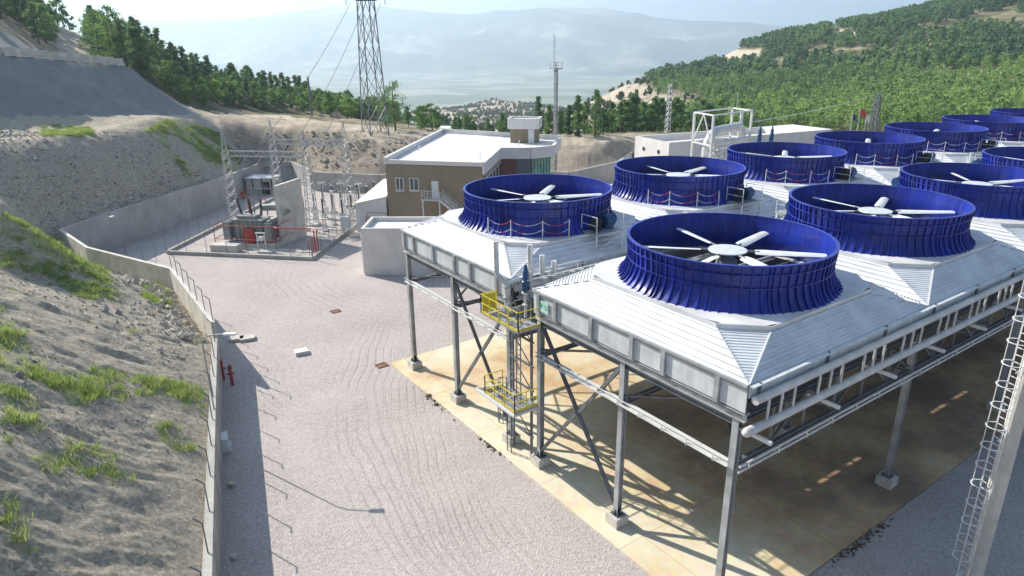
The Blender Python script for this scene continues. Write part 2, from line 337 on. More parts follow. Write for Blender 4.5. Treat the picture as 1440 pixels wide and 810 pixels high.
# ---- masks for colour (what each patch of ground is made of), per vertex
def poly_px(poly): return inside(np.stack([px, py], 1), poly)
grass_n = fbm(x, y, 5, 41, 3)
green = np.zeros(len(PP)); grey = np.zeros(len(PP)); pale = np.zeros(len(PP))
REG_GRASS = [[(-300,250),(-300,330),(0,335),(60,355),(130,395),(168,412),(150,385),(90,345),(30,310),(0,292)], [(0,352),(60,362),(100,380),(90,390),(0,378)], [(60,385),(130,400),(172,405),(170,425),(110,420)],
             [(-300,430),(0,430),(50,500),(120,530),(150,560),(110,575),(60,540),(0,520),(-300,520)], [(0,540),(40,560),(60,610),(0,600)], [(190,530),(260,540),(265,565),(200,555)],
             [(240,170),(300,185),(340,225),(330,245),(280,225),(250,195),(200,185)], [(60,178),(130,182),(130,195),(60,195)], [(230,190),(270,250),(260,250),(222,200)], [(100,520),(150,535),(140,560),(90,545)], [(200,390),(235,410),(240,440),(200,420)]]
rs = small & (sdist > 0)
for g in REG_GRASS: green[rs & poly_px(g)] = 1
for k in range(2):
    pass
embank = rs & poly_px([(-400,0),(-400,168),(0,166),(100,164),(200,163),(276,162),(262,148),(225,125),(183,93),(90,84),(0,76),(84,88),(84,86),(40,60),(0,37),(-200,-40)]) & (rr > 112)
grey[embank] = 1
ps = small & (Z > 3) & poly_px([(-50,190),(0,200),(80,193),(140,183),(200,172),(300,158),(420,166),(530,180),(600,188),(700,196),(900,192),(1000,188),(1000,200),(900,200),(790,206),(600,208),(540,202),(440,186),(372,176),(270,160),(180,176),(100,192),(0,207),(-50,210)]); pale[ps] = np.clip(.75+fbm(x, y, 5, 43, 3)*.6, 0, 1)[ps]
brownm = np.zeros(len(PP)); brownm[small & (sdist > 0) & poly_px([(300,160),(620,190),(1000,190),(1000,300),(300,300),(350,230)])] = 1
pr = small & poly_px([(84,40),(135,42),(110,58),(110,70),(150,88),(150,95),(100,92),(80,70),(80,60)]); pale[pr] = 1
bare = (rr > 240) & (rr < 900) & poly_px([(760,190),(800,150),(850,120),(870,108),(905,118),(930,135),(1000,145),(990,160),(900,160),(850,175),(800,190)]); pale[bare & (grass_n > -.5)] = .8
mid = (rr > 240) & (rr < 2000) & poly_px([(560,200),(560,150),(640,140),(780,140),(830,160),(800,200)]); pale[mid] = np.clip(.55+fbm(x, y, 60, 51, 3)*.5, 0, 1)[mid]
cl = (rr > 300) & (rr < 1300) & (poly_px([(995,85),(1010,70),(1070,70),(1070,82),(1030,90)]) | poly_px([(1165,38),(1205,45),(1200,56),(1180,52)])); pale[cl] = 1
forest = ((rr > 150) & (rr < 2200) & (pale < .3)).astype(float)
valley = ((rr > 2300) & (rr < 5600)).astype(float); mount = (rr >= 5600).astype(float)
# faces
idx = np.arange(nR*nA).reshape(nR, nA)
a, b, c, d = idx[:-1,:-1].ravel(), idx[:-1,1:].ravel(), idx[1:,1:].ravel(), idx[1:,:-1].ravel()
ok = keep[a] & keep[b] & keep[c] & keep[d]
Fq = np.stack([a[ok], b[ok], c[ok], d[ok]], 1)
used = np.zeros(len(PP), bool); used[Fq.ravel()] = True; remap = np.cumsum(used)-1
TV = np.stack([PP[:,0], PP[:,1], Z], 1)[used]; TF = remap[Fq]
def np_mesh(name, V, Fc, m, attrs=None, smooth=True):
    me = bpy.data.meshes.new(name); k = Fc.shape[1]
    me.vertices.add(len(V)); me.vertices.foreach_set('co', V.astype(np.float32).ravel())
    me.loops.add(Fc.size); me.loops.foreach_set('vertex_index', Fc.astype(np.int32).ravel())
    me.polygons.add(len(Fc)); me.polygons.foreach_set('loop_start', (np.arange(len(Fc))*k).astype(np.int32)); me.polygons.foreach_set('loop_total', np.full(len(Fc), k, np.int32))
    me.polygons.foreach_set('use_smooth', np.full(len(Fc), smooth)); me.update(calc_edges=True)
    for an, av in (attrs or {}).items():
        at = me.attributes.new(an, 'FLOAT', 'POINT'); at.data.foreach_set('value', av.astype(np.float32))
    me.materials.append(m); me.validate(); o = bpy.data.objects.new(name, me); COL.objects.link(o); return o
def terrain_material():
    m = bpy.data.materials.new('hill_ground'); m.use_nodes = True; nt = m.node_tree; N = nt.nodes; L = nt.links; b = N['Principled BSDF']; b.inputs['Roughness'].default_value = .95; b.inputs['Specular IOR Level'].default_value = .15
    geo = N.new('ShaderNodeNewGeometry')
    def noise(s, d=6, rough=.6):
        n = N.new('ShaderNodeTexNoise'); n.inputs['Scale'].default_value = s; n.inputs['Detail'].default_value = d; n.inputs['Roughness'].default_value = rough; L.new(geo.outputs['Position'], n.inputs['Vector']); return n
    def ramp(n, stops):
        r = N.new('ShaderNodeValToRGB'); e = r.color_ramp.elements
        while len(e) < len(stops): e.new(.5)
        for q, (p, c) in zip(e, stops): q.position = p; q.color = (*c, 1)
        L.new(n.outputs['Fac'], r.inputs[0]); return r.outputs[0]
    def at(name): q = N.new('ShaderNodeAttribute'); q.attribute_name = name; return q.outputs['Fac']
    def mixc(fac, A, B):
        q = N.new('ShaderNodeMix'); q.data_type = 'RGBA'; q.clamp_factor = True; L.new(fac, q.inputs['Factor']); L.new(A, q.inputs['A']); L.new(B, q.inputs['B']); return q.outputs['Result']
    base = ramp(noise(.45, 10, .7), [(.3,(.29,.25,.195)),(.46,(.37,.325,.26)),(.56,(.42,.365,.285)),(.72,(.53,.47,.37))])
    vs_ = N.new('ShaderNodeTexVoronoi'); vs_.inputs['Scale'].default_value = 7.0; vs_.inputs['Randomness'].default_value = 1; L.new(geo.outputs['Position'], vs_.inputs['Vector'])
    nd = noise(9.0, 8, .85); vm = N.new('ShaderNodeMix'); vm.data_type = 'RGBA'; vm.inputs['Factor'].default_value = .72; L.new(vs_.outputs['Color'], vm.inputs['A']); L.new(nd.outputs['Color'], vm.inputs['B'])
    sv = N.new('ShaderNodeSeparateColor'); L.new(vm.outputs['Result'], sv.inputs[0]); fr = N.new('ShaderNodeValToRGB'); e = fr.color_ramp.elements; e.new(.5); e.new(.6)
    for q_, (p_, c_) in zip(e, [(.26,(.15,.13,.10)),(.43,(.33,.29,.225)),(.58,(.47,.42,.33)),(.74,(.70,.64,.52))]): q_.position = p_; q_.color = (*c_, 1)
    L.new(sv.outputs[0], fr.inputs[0]); fine = fr.outputs[0]
    q = N.new('ShaderNodeMix'); q.data_type = 'RGBA'; q.inputs['Factor'].default_value = .72; L.new(base, q.inputs['A']); L.new(fine, q.inputs['B']); col = q.outputs['Result']
    gr = ramp(noise(1.3, 6), [(.35,(.20,.27,.08)),(.65,(.36,.40,.17))]); gb = N.new('ShaderNodeMath'); gb.operation = 'MULTIPLY_ADD'; ng = noise(1.1, 6, .7); L.new(ng.outputs['Fac'], gb.inputs[0]); gb.inputs[1].default_value = 3.2; gb.inputs[2].default_value = -1.25
    gm = N.new('ShaderNodeMath'); gm.operation = 'MULTIPLY'; gm.use_clamp = True; L.new(gb.outputs[0], gm.inputs[0]); L.new(at('green'), gm.inputs[1])
    col = mixc(gm.outputs[0], col, gr)
    bm = N.new('ShaderNodeMath'); bm.operation = 'MULTIPLY'; bm.inputs[1].default_value = .6; L.new(at('brown'), bm.inputs[0]); col = mixc(bm.outputs[0], col, ramp(noise(.5, 9, .75), [(.3,(.15,.115,.085)),(.5,(.25,.20,.155)),(.7,(.38,.32,.26))]))
    col = mixc(at('grey'), col, ramp(noise(.35, 8, .7), [(.3,(.20,.20,.205)),(.7,(.31,.30,.29))]))
    col = mixc(at('pale'), col, ramp(noise(.25, 8, .7), [(.3,(.36,.295,.225)),(.5,(.46,.39,.30)),(.7,(.56,.49,.40))]))
    col = mixc(at('forest'), col, ramp(noise(.04, 8, .7), [(.35,(.05,.065,.03)),(.5,(.16,.15,.08)),(.62,(.42,.34,.25))]))
    vn = N.new('ShaderNodeTexVoronoi'); vn.inputs['Scale'].default_value = .0045; L.new(geo.outputs['Position'], vn.inputs['Vector'])
    vr = N.new('ShaderNodeValToRGB'); e = vr.color_ramp.elements; e[0].color = (.10,.13,.06,1); e[1].color = (.32,.30,.20,1); e[0].position = .2; e[1].position = .9
    sp = N.new('ShaderNodeSeparateColor'); L.new(vn.outputs['Color'], sp.inputs[0]); L.new(sp.outputs[0], vr.inputs[0])
    col = mixc(at('valley'), col, vr.outputs[0])
    col = mixc(at('mount'), col, ramp(noise(.0012, 10, .65), [(.38,(.03,.05,.03)),(.5,(.09,.10,.06)),(.62,(.40,.34,.26))]))
    L.new(col, b.inputs['Base Color'])
    bp = N.new('ShaderNodeBump'); bp.inputs['Distance'].default_value = .11; bp.inputs['Strength'].default_value = .9; L.new(noise(4.5, 12, .82).outputs['Fac'], bp.inputs['Height']); L.new(bp.outputs[0], b.inputs['Normal'])
    return m
att = dict(brown=brownm[used], green=green[used], grey=grey[used], pale=pale[used], forest=forest[used], valley=valley[used], mount=mount[used])
ter = np_mesh('terrain', TV, TF, terrain_material(), att); struct(ter)
def ground(x, y):
    z = terrain(np.array([[x, y]]))[0]; return float(z)
# ------------------------------------------------------------------ gravel yard + slab
def gravel_material():
    m = bpy.data.materials.new('gravel'); m.use_nodes = True; nt = m.node_tree; N = nt.nodes; L = nt.links; b = N['Principled BSDF']; b.inputs['Roughness'].default_value = .95; b.inputs['Specular IOR Level'].default_value = .15
    geo = N.new('ShaderNodeNewGeometry')
    def noise(s, d=4, rough=.6, dist=0):
        n = N.new('ShaderNodeTexNoise'); n.inputs['Scale'].default_value = s; n.inputs['Detail'].default_value = d; n.inputs['Roughness'].default_value = rough; n.inputs['Distortion'].default_value = dist; L.new(geo.outputs['Position'], n.inputs['Vector']); return n
    vor = N.new('ShaderNodeTexVoronoi'); vor.inputs['Scale'].default_value = 12; L.new(geo.outputs['Position'], vor.inputs['Vector'])
    sp = N.new('ShaderNodeSeparateColor'); L.new(vor.outputs['Color'], sp.inputs[0])
    r = N.new('ShaderNodeValToRGB'); e = r.color_ramp.elements; e[0].color = (.27,.24,.225,1); e[1].color = (.58,.53,.50,1); e[0].position = .05; e[1].position = .95; L.new(sp.outputs[0], r.inputs[0])
    r2 = N.new('ShaderNodeValToRGB'); e = r2.color_ramp.elements; e[0].color = (.40,.355,.33,1); e[1].color = (.49,.44,.41,1); e[0].position = .35; e[1].position = .65; L.new(noise(.22, 6).outputs['Fac'], r2.inputs[0])
    mx = N.new('ShaderNodeMix'); mx.data_type = 'RGBA'; mx.inputs['Factor'].default_value = .45; L.new(r2.outputs[0], mx.inputs['A']); L.new(r.outputs[0], mx.inputs['B'])
    # sandy patches
    sn = N.new('ShaderNodeMath'); sn.operation = 'MULTIPLY_ADD'; sn.use_clamp = True; L.new(noise(.16, 5).outputs['Fac'], sn.inputs[0]); sn.inputs[1].default_value = 7; sn.inputs[2].default_value = -4.6
    sc_ = N.new('ShaderNodeMath'); sc_.operation = 'MULTIPLY'; sc_.inputs[1].default_value = .45; L.new(sn.outputs[0], sc_.inputs[0])
    mx2 = N.new('ShaderNodeMix'); mx2.data_type = 'RGBA'; L.new(sc_.outputs[0], mx2.inputs['Factor']); L.new(mx.outputs['Result'], mx2.inputs['A']); mx2.inputs['B'].default_value = (.43,.38,.29,1)
    # tyre tracks: bundles of thin ruts sweeping on wide turning circles, worn away in places
    def M_(op, *ins, clamp=False):
        q = N.new('ShaderNodeMath'); q.operation = op; q.use_clamp = clamp
        for i_, v_ in enumerate(ins):
            if isinstance(v_, (int, float)): q.inputs[i_].default_value = v_
            else: L.new(v_, q.inputs[i_])
        return q.outputs[0]
    sp3 = N.new('ShaderNodeSeparateXYZ'); L.new(geo.outputs['Position'], sp3.inputs[0]); wob = noise(.07, 2).outputs['Fac']; brk = noise(.12, 4, .55); tot = None
    for cx_, cy_, r_, hw, per in ((63,16,49,4.2,.55),(55,24,43,3.0,.6),(19,44.8,8,2.4,.5),(40,64,20,5,.8),(24,62,9,3,.6)):
        dx = M_('SUBTRACT', sp3.outputs['X'], cx_); dy = M_('SUBTRACT', sp3.outputs['Y'], cy_); dd_ = M_('SQRT', M_('ADD', M_('MULTIPLY', dx, dx), M_('MULTIPLY', dy, dy))); dd_ = M_('ADD', dd_, M_('MULTIPLY', wob, 3.0))
        band = M_('SUBTRACT', 1, M_('DIVIDE', M_('ABSOLUTE', M_('SUBTRACT', dd_, r_+1.5)), hw), clamp=True)
        ln_ = M_('POWER', M_('ABSOLUTE', M_('SINE', M_('MULTIPLY', dd_, math.pi/per))), 9); g_ = M_('MULTIPLY_ADD', brk.outputs['Fac'], 5, -1.9, clamp=True)
        t_ = M_('MULTIPLY', M_('MULTIPLY', ln_, M_('MULTIPLY', band, 1.6, clamp=True)), g_); tot = t_ if tot is None else M_('MAXIMUM', tot, t_)
    class _T: outputs = [tot]
    tr = _T
    tm = N.new('ShaderNodeMath'); tm.operation = 'MULTIPLY'; tm.inputs[1].default_value = .3; L.new(tr.outputs[0], tm.inputs[0])
    mx3 = N.new('ShaderNodeMix'); mx3.data_type = 'RGBA'; L.new(tm.outputs[0], mx3.inputs['Factor']); L.new(mx2.outputs['Result'], mx3.inputs['A']); mx3.inputs['B'].default_value = (.25,.225,.21,1)
    L.new(mx3.outputs['Result'], b.inputs['Base Color'])
    h = N.new('ShaderNodeMath'); h.operation = 'MULTIPLY_ADD'; L.new(tr.outputs[0], h.inputs[0]); h.inputs[1].default_value = -.7; L.new(vor.outputs['Distance'], h.inputs[2])
    h2 = N.new('ShaderNodeMath'); h2.operation = 'MULTIPLY_ADD'; L.new(noise(2.5, 5, .7).outputs['Fac'], h2.inputs[0]); h2.inputs[1].default_value = .35; L.new(h.outputs[0], h2.inputs[2])
    bp = N.new('ShaderNodeBump'); bp.inputs['Distance'].default_value = .035; bp.inputs['Strength'].default_value = .8; L.new(h2.outputs[0], bp.inputs['Height']); L.new(bp.outputs[0], b.inputs['Normal'])
    return m
mb = MB(); mb.add([(x, y, 0) for x, y in YARD], [tuple(range(len(YARD)-1, -1, -1))])
yd = mb.build('gravel_yard', gravel_material()); struct(yd)
def slab_material():
    m = mat('stain_and_shade_slab', (.56,.50,.38), .8, 0, .1, .5, bump=.004, bscale=10); nt = m.node_tree; N = nt.nodes; L = nt.links; b = N['Principled BSDF']
    geo = N.new('ShaderNodeNewGeometry'); n = N.new('ShaderNodeTexNoise'); n.inputs['Scale'].default_value = .12; n.inputs['Detail'].default_value = 8; n.inputs['Roughness'].default_value = .62; L.new(geo.outputs['Position'], n.inputs['Vector'])
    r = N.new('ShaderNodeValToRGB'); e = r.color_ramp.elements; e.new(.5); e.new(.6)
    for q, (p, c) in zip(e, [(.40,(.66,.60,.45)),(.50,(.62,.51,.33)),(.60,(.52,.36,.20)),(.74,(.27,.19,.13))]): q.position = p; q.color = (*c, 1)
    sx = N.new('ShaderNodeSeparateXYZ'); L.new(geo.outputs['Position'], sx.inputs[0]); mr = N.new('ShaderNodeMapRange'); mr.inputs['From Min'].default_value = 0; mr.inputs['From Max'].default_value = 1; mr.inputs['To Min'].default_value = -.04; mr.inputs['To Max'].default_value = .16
    gx = N.new('ShaderNodeMapRange'); gx.inputs['From Min'].default_value = 22; gx.inputs['From Max'].default_value = 31; L.new(sx.outputs['X'], gx.inputs['Value']); gy = N.new('ShaderNodeMapRange'); gy.inputs['From Min'].default_value = 33; gy.inputs['From Max'].default_value = 24; L.new(sx.outputs['Y'], gy.inputs['Value']); gm_ = N.new('ShaderNodeMath'); gm_.operation = 'MULTIPLY'; L.new(gx.outputs[0], gm_.inputs[0]); L.new(gy.outputs[0], gm_.inputs[1]); L.new(gm_.outputs[0], mr.inputs['Value'])  # darkens toward the shaded ground under the near row: shade mixed into stain colour
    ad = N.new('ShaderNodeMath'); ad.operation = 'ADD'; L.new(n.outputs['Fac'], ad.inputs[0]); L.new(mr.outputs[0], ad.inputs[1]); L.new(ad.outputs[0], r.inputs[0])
    n2 = N.new('ShaderNodeTexNoise'); n2.inputs['Scale'].default_value = 2.2; n2.inputs['Detail'].default_value = 8; L.new(geo.outputs['Position'], n2.inputs['Vector'])
    mx = N.new('ShaderNodeMix'); mx.data_type = 'RGBA'; mx.blend_type = 'SOFT_LIGHT'; mx.inputs['Factor'].default_value = .5; L.new(r.outputs[0], mx.inputs['A']); L.new(n2.outputs['Color'], mx.inputs['B'])
    bk = N.new('ShaderNodeTexBrick'); bk.offset = 0; bk.inputs['Scale'].default_value = 1; bk.inputs['Brick Width'].default_value = 7.0; bk.inputs['Row Height'].default_value = 6.3; bk.inputs['Mortar Size'].default_value = .018; bk.inputs['Mortar Smooth'].default_value = .6; bk.inputs['Color1'].default_value = (1,1,1,1); bk.inputs['Color2'].default_value = (1,1,1,1); bk.inputs['Mortar'].default_value = (.5,.45,.38,1); L.new(geo.outputs['Position'], bk.inputs['Vector'])
    m2 = N.new('ShaderNodeMix'); m2.data_type = 'RGBA'; m2.blend_type = 'MULTIPLY'; m2.inputs['Factor'].default_value = 1; L.new(mx.outputs['Result'], m2.inputs['A']); L.new(bk.outputs['Color'], m2.inputs['B'])
    L.new(m2.outputs['Result'], b.inputs['Base Color']); return m
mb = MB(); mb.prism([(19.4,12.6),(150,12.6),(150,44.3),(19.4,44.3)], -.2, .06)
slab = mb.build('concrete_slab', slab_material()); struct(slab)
# ------------------------------------------------------------------ perimeter walls
def wall_thing(pts, hts, label, t=.35, m='concrete2', group='perimeter retaining walls', z0=-.3):
    mb = MB()
    for i in range(len(pts)-1):
        p, q = np.array(pts[i], float), np.array(pts[i+1], float); d = (q-p)/np.linalg.norm(q-p)
        e0 = t*.45 if i > 0 else 0
        mb.wallseg(p-d*e0*0, q, z0-.003*i, hts[i]-.0, hts[i+1], t)
        L_ = np.linalg.norm(q-p); n = int(L_//3.2); nn = np.array([d[1], -d[0]])
        for k in range(1, n+1):     # construction joints: shallow proud fins
            c = p+d*L_*k/(n+1); h = hts[i]+(hts[i+1]-hts[i])*k/(n+1)
            mb.box((c[0], c[1], (h-.1)/2), (.05, t+.03, h-.1), math.atan2(d[1], d[0]))
    o = mb.build('retaining_wall', M[m]); origin_mesh(o); return tag(o, label, 'wall', group)
wall_thing([(-9,-22),(0,15.2),(8.4,50.6)], [2.75,2.75,2.75], 'low concrete wall at the foot of the near left slope, shadow falling on the gravel', .38, 'concrete')
wall_thing([(8.55,50.9),(8.5,67.1),(2.8,80.0),(1.0,89.2)], [3.95,3.95,4.0,4.25], 'taller pale concrete wall bending round behind the rubble at the slope foot', .32, 'lconcrete')
wall_thing([(1.05,89.3),(6.4,94.2),(22.5,110.9),(33.6,125.8)], [4.25,4.5,4.2,3.8], 'long grey concrete wall in shade left of the substation')
wall_thing([(33.8,125.9),(38.3,123.9),(38.4,114.1)], [3.8,3.7,3.5], 'short return wall in the far corner behind the shelter')
wall_thing([(38.5,114.0),(47.0,105.7),(58,106),(71,93),(72.8,87.3)], [3.15,2.9,2.9,2.9,3.0], 'far concrete wall under the excavated bank behind the gantries')
wall_thing([(73.0,87.2),(86,89.2),(96,96)], [3.0,3.3,3.3], 'pale concrete wall between the brown building and the long white building')
def fence(pts, z, step, label, h=1.5, arm=(0,0), mesh=True, grp='wire fences on the walls', base=None):
    r = thing('wire_fence', label, 'fence', (pts[0][0], pts[0][1], z[0]), group=grp)
    w = MB(); prev = None
    for i in range(len(pts)-1):
        p, q = np.array(pts[i], float), np.array(pts[i+1], float); L_ = np.linalg.norm(q-p); n = max(1, round(L_/step)); d = (q-p)/L_; nn = np.array([d[1], -d[0]])
        for k in range(n+(i == len(pts)-2)):
            c = p+d*L_*k/n; zz = z[i]+(z[i+1]-z[i])*k/n
            m = MB(); m.path([(c[0], c[1], zz), (c[0], c[1], zz+h), (c[0]-nn[0]*.32, c[1]-nn[1]*.32, zz+h+.35)], .032, 6); m.build('post', M['dsteel'], r)
            cur = [np.array([c[0], c[1], zz+hh]) for hh in (h*.5, h)]
            if prev is not None:
                for a, b in zip(prev, cur): w.tube(a, b, .004, 3, caps=False)
            prev = cur
    w.build('wire', M['wire'], r); return r
fence([(-4.2,-2),(0,15.2),(8.3,50.0)], [2.75,2.75,2.75], 2.9, 'wire fence with angled posts along the low wall at the near left slope')
fence([(8.6,51.2),(8.55,67.1)], [3.95,3.95], 2.6, 'wire fence with angled posts on top of the taller bending wall', h=1.7)
fence([(73,87.6),(86,89.6)], [3,3.3], 2.9, 'wire fence on the pale wall right of the brown building', h=2.0)
# ------------------------------------------------------------------ condenser structures
LC, X0 = 13.9, 20.45
EAVE, DECKZ = 10.8, 12.0
COLX0 = 20.63
def seam_panel(mb, e0, e1, d0, d1, up=.0, pitch=.28, rib=.075):
    "ribbed sheet from eave edge e0-e1 to upper edge d0-d1, ribs parallel to the eave"
    e0, e1, d0, d1 = [np.array(p, float) for p in (e0, e1, d0, d1)]
    n = np.cross(e1-e0, d0-e0); n /= np.linalg.norm(n); n = n if n[2] > 0 else -n
    L_ = np.linalg.norm((d0+d1)/2-(e0+e1)/2); k = max(3, int(L_/pitch)); vs = []
    prof = []
    for i in range(k):
        t0 = i/k; prof += [(t0, 0), (t0+.52/k, 0), (t0+.58/k, rib), (t0+.82/k, rib), (t0+.88/k, -.02)]
    prof.append((1, 0))
    for t, h in prof: vs += [e0+(d0-e0)*t+n*h, e1+(d1-e1)*t+n*h]
    mb.add(vs, [(2*i, 2*i+1, 2*i+3, 2*i+2) for i in range(len(prof)-1)])
def build_row(name, label, yc, ncell, near, tall):
    y0, y1 = yc-6.75, yc+6.75; r = thing(name, label, 'condenser', (X0, yc, 0))
    colY = [yc-6.32, yc, yc+6.4]
    for i in range(ncell):
        xa, xb = X0+i*LC, X0+(i+1)*LC; xc = (xa+xb)/2; g = .004
        cell = MB(); a, cut = 5.4, 1.55
        ax = [xc-a, xc+a]; ay = [yc-a, yc+a]
        oct_ = [(ax[0]+cut, ay[0]), (ax[1]-cut, ay[0]), (ax[1], ay[0]+cut), (ax[1], ay[1]-cut), (ax[1]-cut, ay[1]), (ax[0]+cut, ay[1]), (ax[0], ay[1]-cut), (ax[0], ay[0]+cut)]
        # deck ring with the fan opening
        n = 48; inn = [(xc+4.7*math.cos(2*math.pi*k/n), yc+4.7*math.sin(2*math.pi*k/n)) for k in range(n)]; out = []
        for k in range(n):
            t = 2*math.pi*k/n; c, s_ = math.cos(t), math.sin(t); m_ = max(abs(c)/a, abs(s_)/a, (abs(c)+abs(s_))/(2*a-cut)); out.append((xc+c/m_, yc+s_/m_))
        cell.add([(p[0], p[1], DECKZ) for p in inn]+[(p[0], p[1], DECKZ) for p in out], [(k, (k+1) % n, n+(k+1) % n, n+k) for k in range(n)])
        for k in range(8):
            p, q = oct_[k], oct_[(k+1) % 8]; cell.bar((p[0], p[1], DECKZ-.13), (q[0], q[1], DECKZ-.13), .05, .24)
        deck = cell.build('deck', M['deck'], r)
        ex0, ex1, ey0, ey1 = xa+.02, xb-.02, y0+.02, y1-.02; zt = DECKZ-.22
        def rp(name_, pts):
            m = MB(); seam_panel(m, *pts); m.build(name_, M['roof'], r)
        O = [(p[0], p[1], zt) for p in oct_]
        rp('roof_panel', ((ex1, ey0, EAVE), (ex0, ey0, EAVE), O[1], O[0])); rp('roof_panel', ((ex0, ey0, EAVE), (ex0, ey1, EAVE), O[7], O[6]))
        rp('roof_panel', ((ex0, ey1, EAVE), (ex1, ey1, EAVE), O[5], O[4])); rp('roof_panel', ((ex1, ey1, EAVE), (ex1, ey0, EAVE), O[3], O[2]))
        for (ex, ey, p, q) in ((ex0, ey0, O[7], O[0]), (ex1, ey0, O[1], O[2]), (ex1, ey1, O[3], O[4]), (ex0, ey1, O[5], O[6])):
            m = MB(); seam_panel(m, (ex, ey, EAVE), (ex+.001, ey+.001, EAVE), p, q, pitch=.17, rib=.045)
            m.build('corner_panel', M['roof'], r)
            m = MB()
            for w_ in (p, q): m.bar((ex, ey, EAVE+.03), (w_[0], w_[1], w_[2]+.04), .07, .03)
            m.build('flashing', M['lsteel'], r)
        m = MB(); m.bar((xa+.1, y0+.3, EAVE-.02), (xa+.1, y1-.3, EAVE-.02), .3, .06); m.build('valley_gutter', M['fascia'], r)
        for j in range(3):      # three bundles side by side, narrow slots between
            w_ = (LC-.08)/3; m = MB(); bx = xa+.04+w_*(j+.5); m.box((bx, yc, 9.55), (w_-.07, 13.1, .38))
            for s_ in (-1, 1): m.box((bx, yc+s_*6.45, 9.63), (w_-.06, .22, .56))
            for k in range(1, 6): m.box((bx, yc-6.5+k*13/6, 9.30), (w_-.1, .12, .10))
            m.build('tube_bundle', M['bundle'], r)
    xe = X0+ncell*LC
    # fascia panels on the left end
    npan = 6; ys = [y0+(y1-y0)*k/npan for k in range(npan+1)]
    ys = [y0, y0+1.25, y0+4.1, y0+6.0, y0+8.75, y0+11.5, y1-.6, y1]
    for k in range(len(ys)-1):
        m = MB(); m.box((X0-.02, (ys[k]+ys[k+1])/2, 10.16), (.05, ys[k+1]-ys[k]-.03, 1.1)); m.build('fascia_panel', M['fascia'], r)
    for yy in ys[1:-1]:
        m = MB(); m.box((X0-.11, yy, 10.16), (.14, .05, 1.12)); m.box((X0-.15, yy+.11, 10.16), (.03, .22, 1.12)); m.build('fascia_stiffener', M['steel'], r)
    m = MB(); m.box((X0-.09, yc, EAVE-.03), (.16, y1-y0, .10)); m.box((X0-.05, yc, 10.62), (.05, y1-y0, .04)); m.build('eave_trim', M['steel'], r)
    m = MB(); m.box((X0+.1, yc, 9.52), (.34, y1-y0, .06)); m.box((X0+.1, yc, 9.20), (.3, y1-y0, .05)); m.box((X0+.1, yc, 9.36), (.05, y1-y0-.01, .26)); m.build('end_beam', M['steel'], r)
    # long side fascias
    for yy, s_ in ((y0, -1), (y1, 1)):
        m = MB(); m.box(((X0+xe)/2, yy-s_*.02+s_*.06, 10.52), (xe-X0, .06, .50)); m.box(((X0+xe)/2, yy+s_*.12, EAVE-.02), (xe-X0, .22, .05)); m.build('side_fascia', M['fascia'], r)
        for i in range(ncell*3):
            m = MB(); m.box((X0+.5+i*LC/3, yy+s_*.13, 10.55), (.07, .10, .62)); m.build('fascia_clip', M['dsteel'], r)
    # columns
    for i in range(ncell+1):
        X = COLX0 + i*14.2 if i < 2 else COLX0+14.2+(i-1)*13.9
        for yy in colY:
            m = MB(); m.ibeam((X, yy, .62), (X, yy, 9.2), .30, .30, .03); cobj = m.build('column', M['steel'], r)
            m = MB(); m.box((X, yy, .64), (.5, .5, .05)); m.bar((X-.2, yy, .66), (X, yy, 1.0), .03, .25); m.bar((X+.2, yy, .66), (X, yy, 1.0), .03, .25)
            for sx in (-.19, .19):
                for sy in (-.19, .19): m.tube((X+sx, yy+sy, .6), (X+sx, yy+sy, .82), .022, 6)
            m.build('base_plate', M['dsteel'], cobj)
            m = MB(); m.box((X, yy, .33), (.82, .82, .58)); m.build('footing', M['lconcrete'], r)
        # cross beams along Y at the column lines
        m = MB(); m.ibeam((X, y0+.2, 9.0), (X, y1-.2, 9.0), .2, .34); m.build('cross_beam', M['dsteel'], r)
        zc = 7.0
        m = MB(); m.ibeam((X, colY[0], zc), (X, colY[2], zc), .18, .22); m.build('tie_beam', M['lsteel' if i == 0 else 'dsteel'], r)
        if i == 0:
            m = MB()
            m.bar((X-.35, colY[0], zc+.06), (X-.35, colY[2], zc+.06), .12, .05); 
            for k in range(9): m.bar((X-.1, colY[0]+.7+k*1.4, zc), (X-.42, colY[0]+.7+k*1.4, zc), .05, .05); m.bar((X-.4, colY[0]+.7+k*1.4, zc), (X-.4, colY[0]+.7+k*1.4, zc+.35), .04, .04)
            m.bar((X-.4, colY[0], zc+.33), (X-.4, colY[2], zc+.33), .035, .035)
            m.build('cable_tray', M['lsteel'], r)
        if i in (0, 2, 4):
            pa, pb = (colY[1], colY[0]) if not near else (colY[2], colY[1])
            pa, pb = colY[2], colY[1]
            if not near: pa, pb = colY[1], colY[0]
            m = MB(); m.ibeam((X, pa, 9.0), (X, pb, .9), .15, .18); m.build('brace', M['dsteel'], r)
            m = MB(); m.bar((X, pa, .9), (X, (pa+pb)/2+.12, 4.83), .17, .17); m.bar((X, pb, 9.0), (X, (pa+pb)/2-.12, 5.07), .17, .17); m.build('brace', M['dsteel'], r)
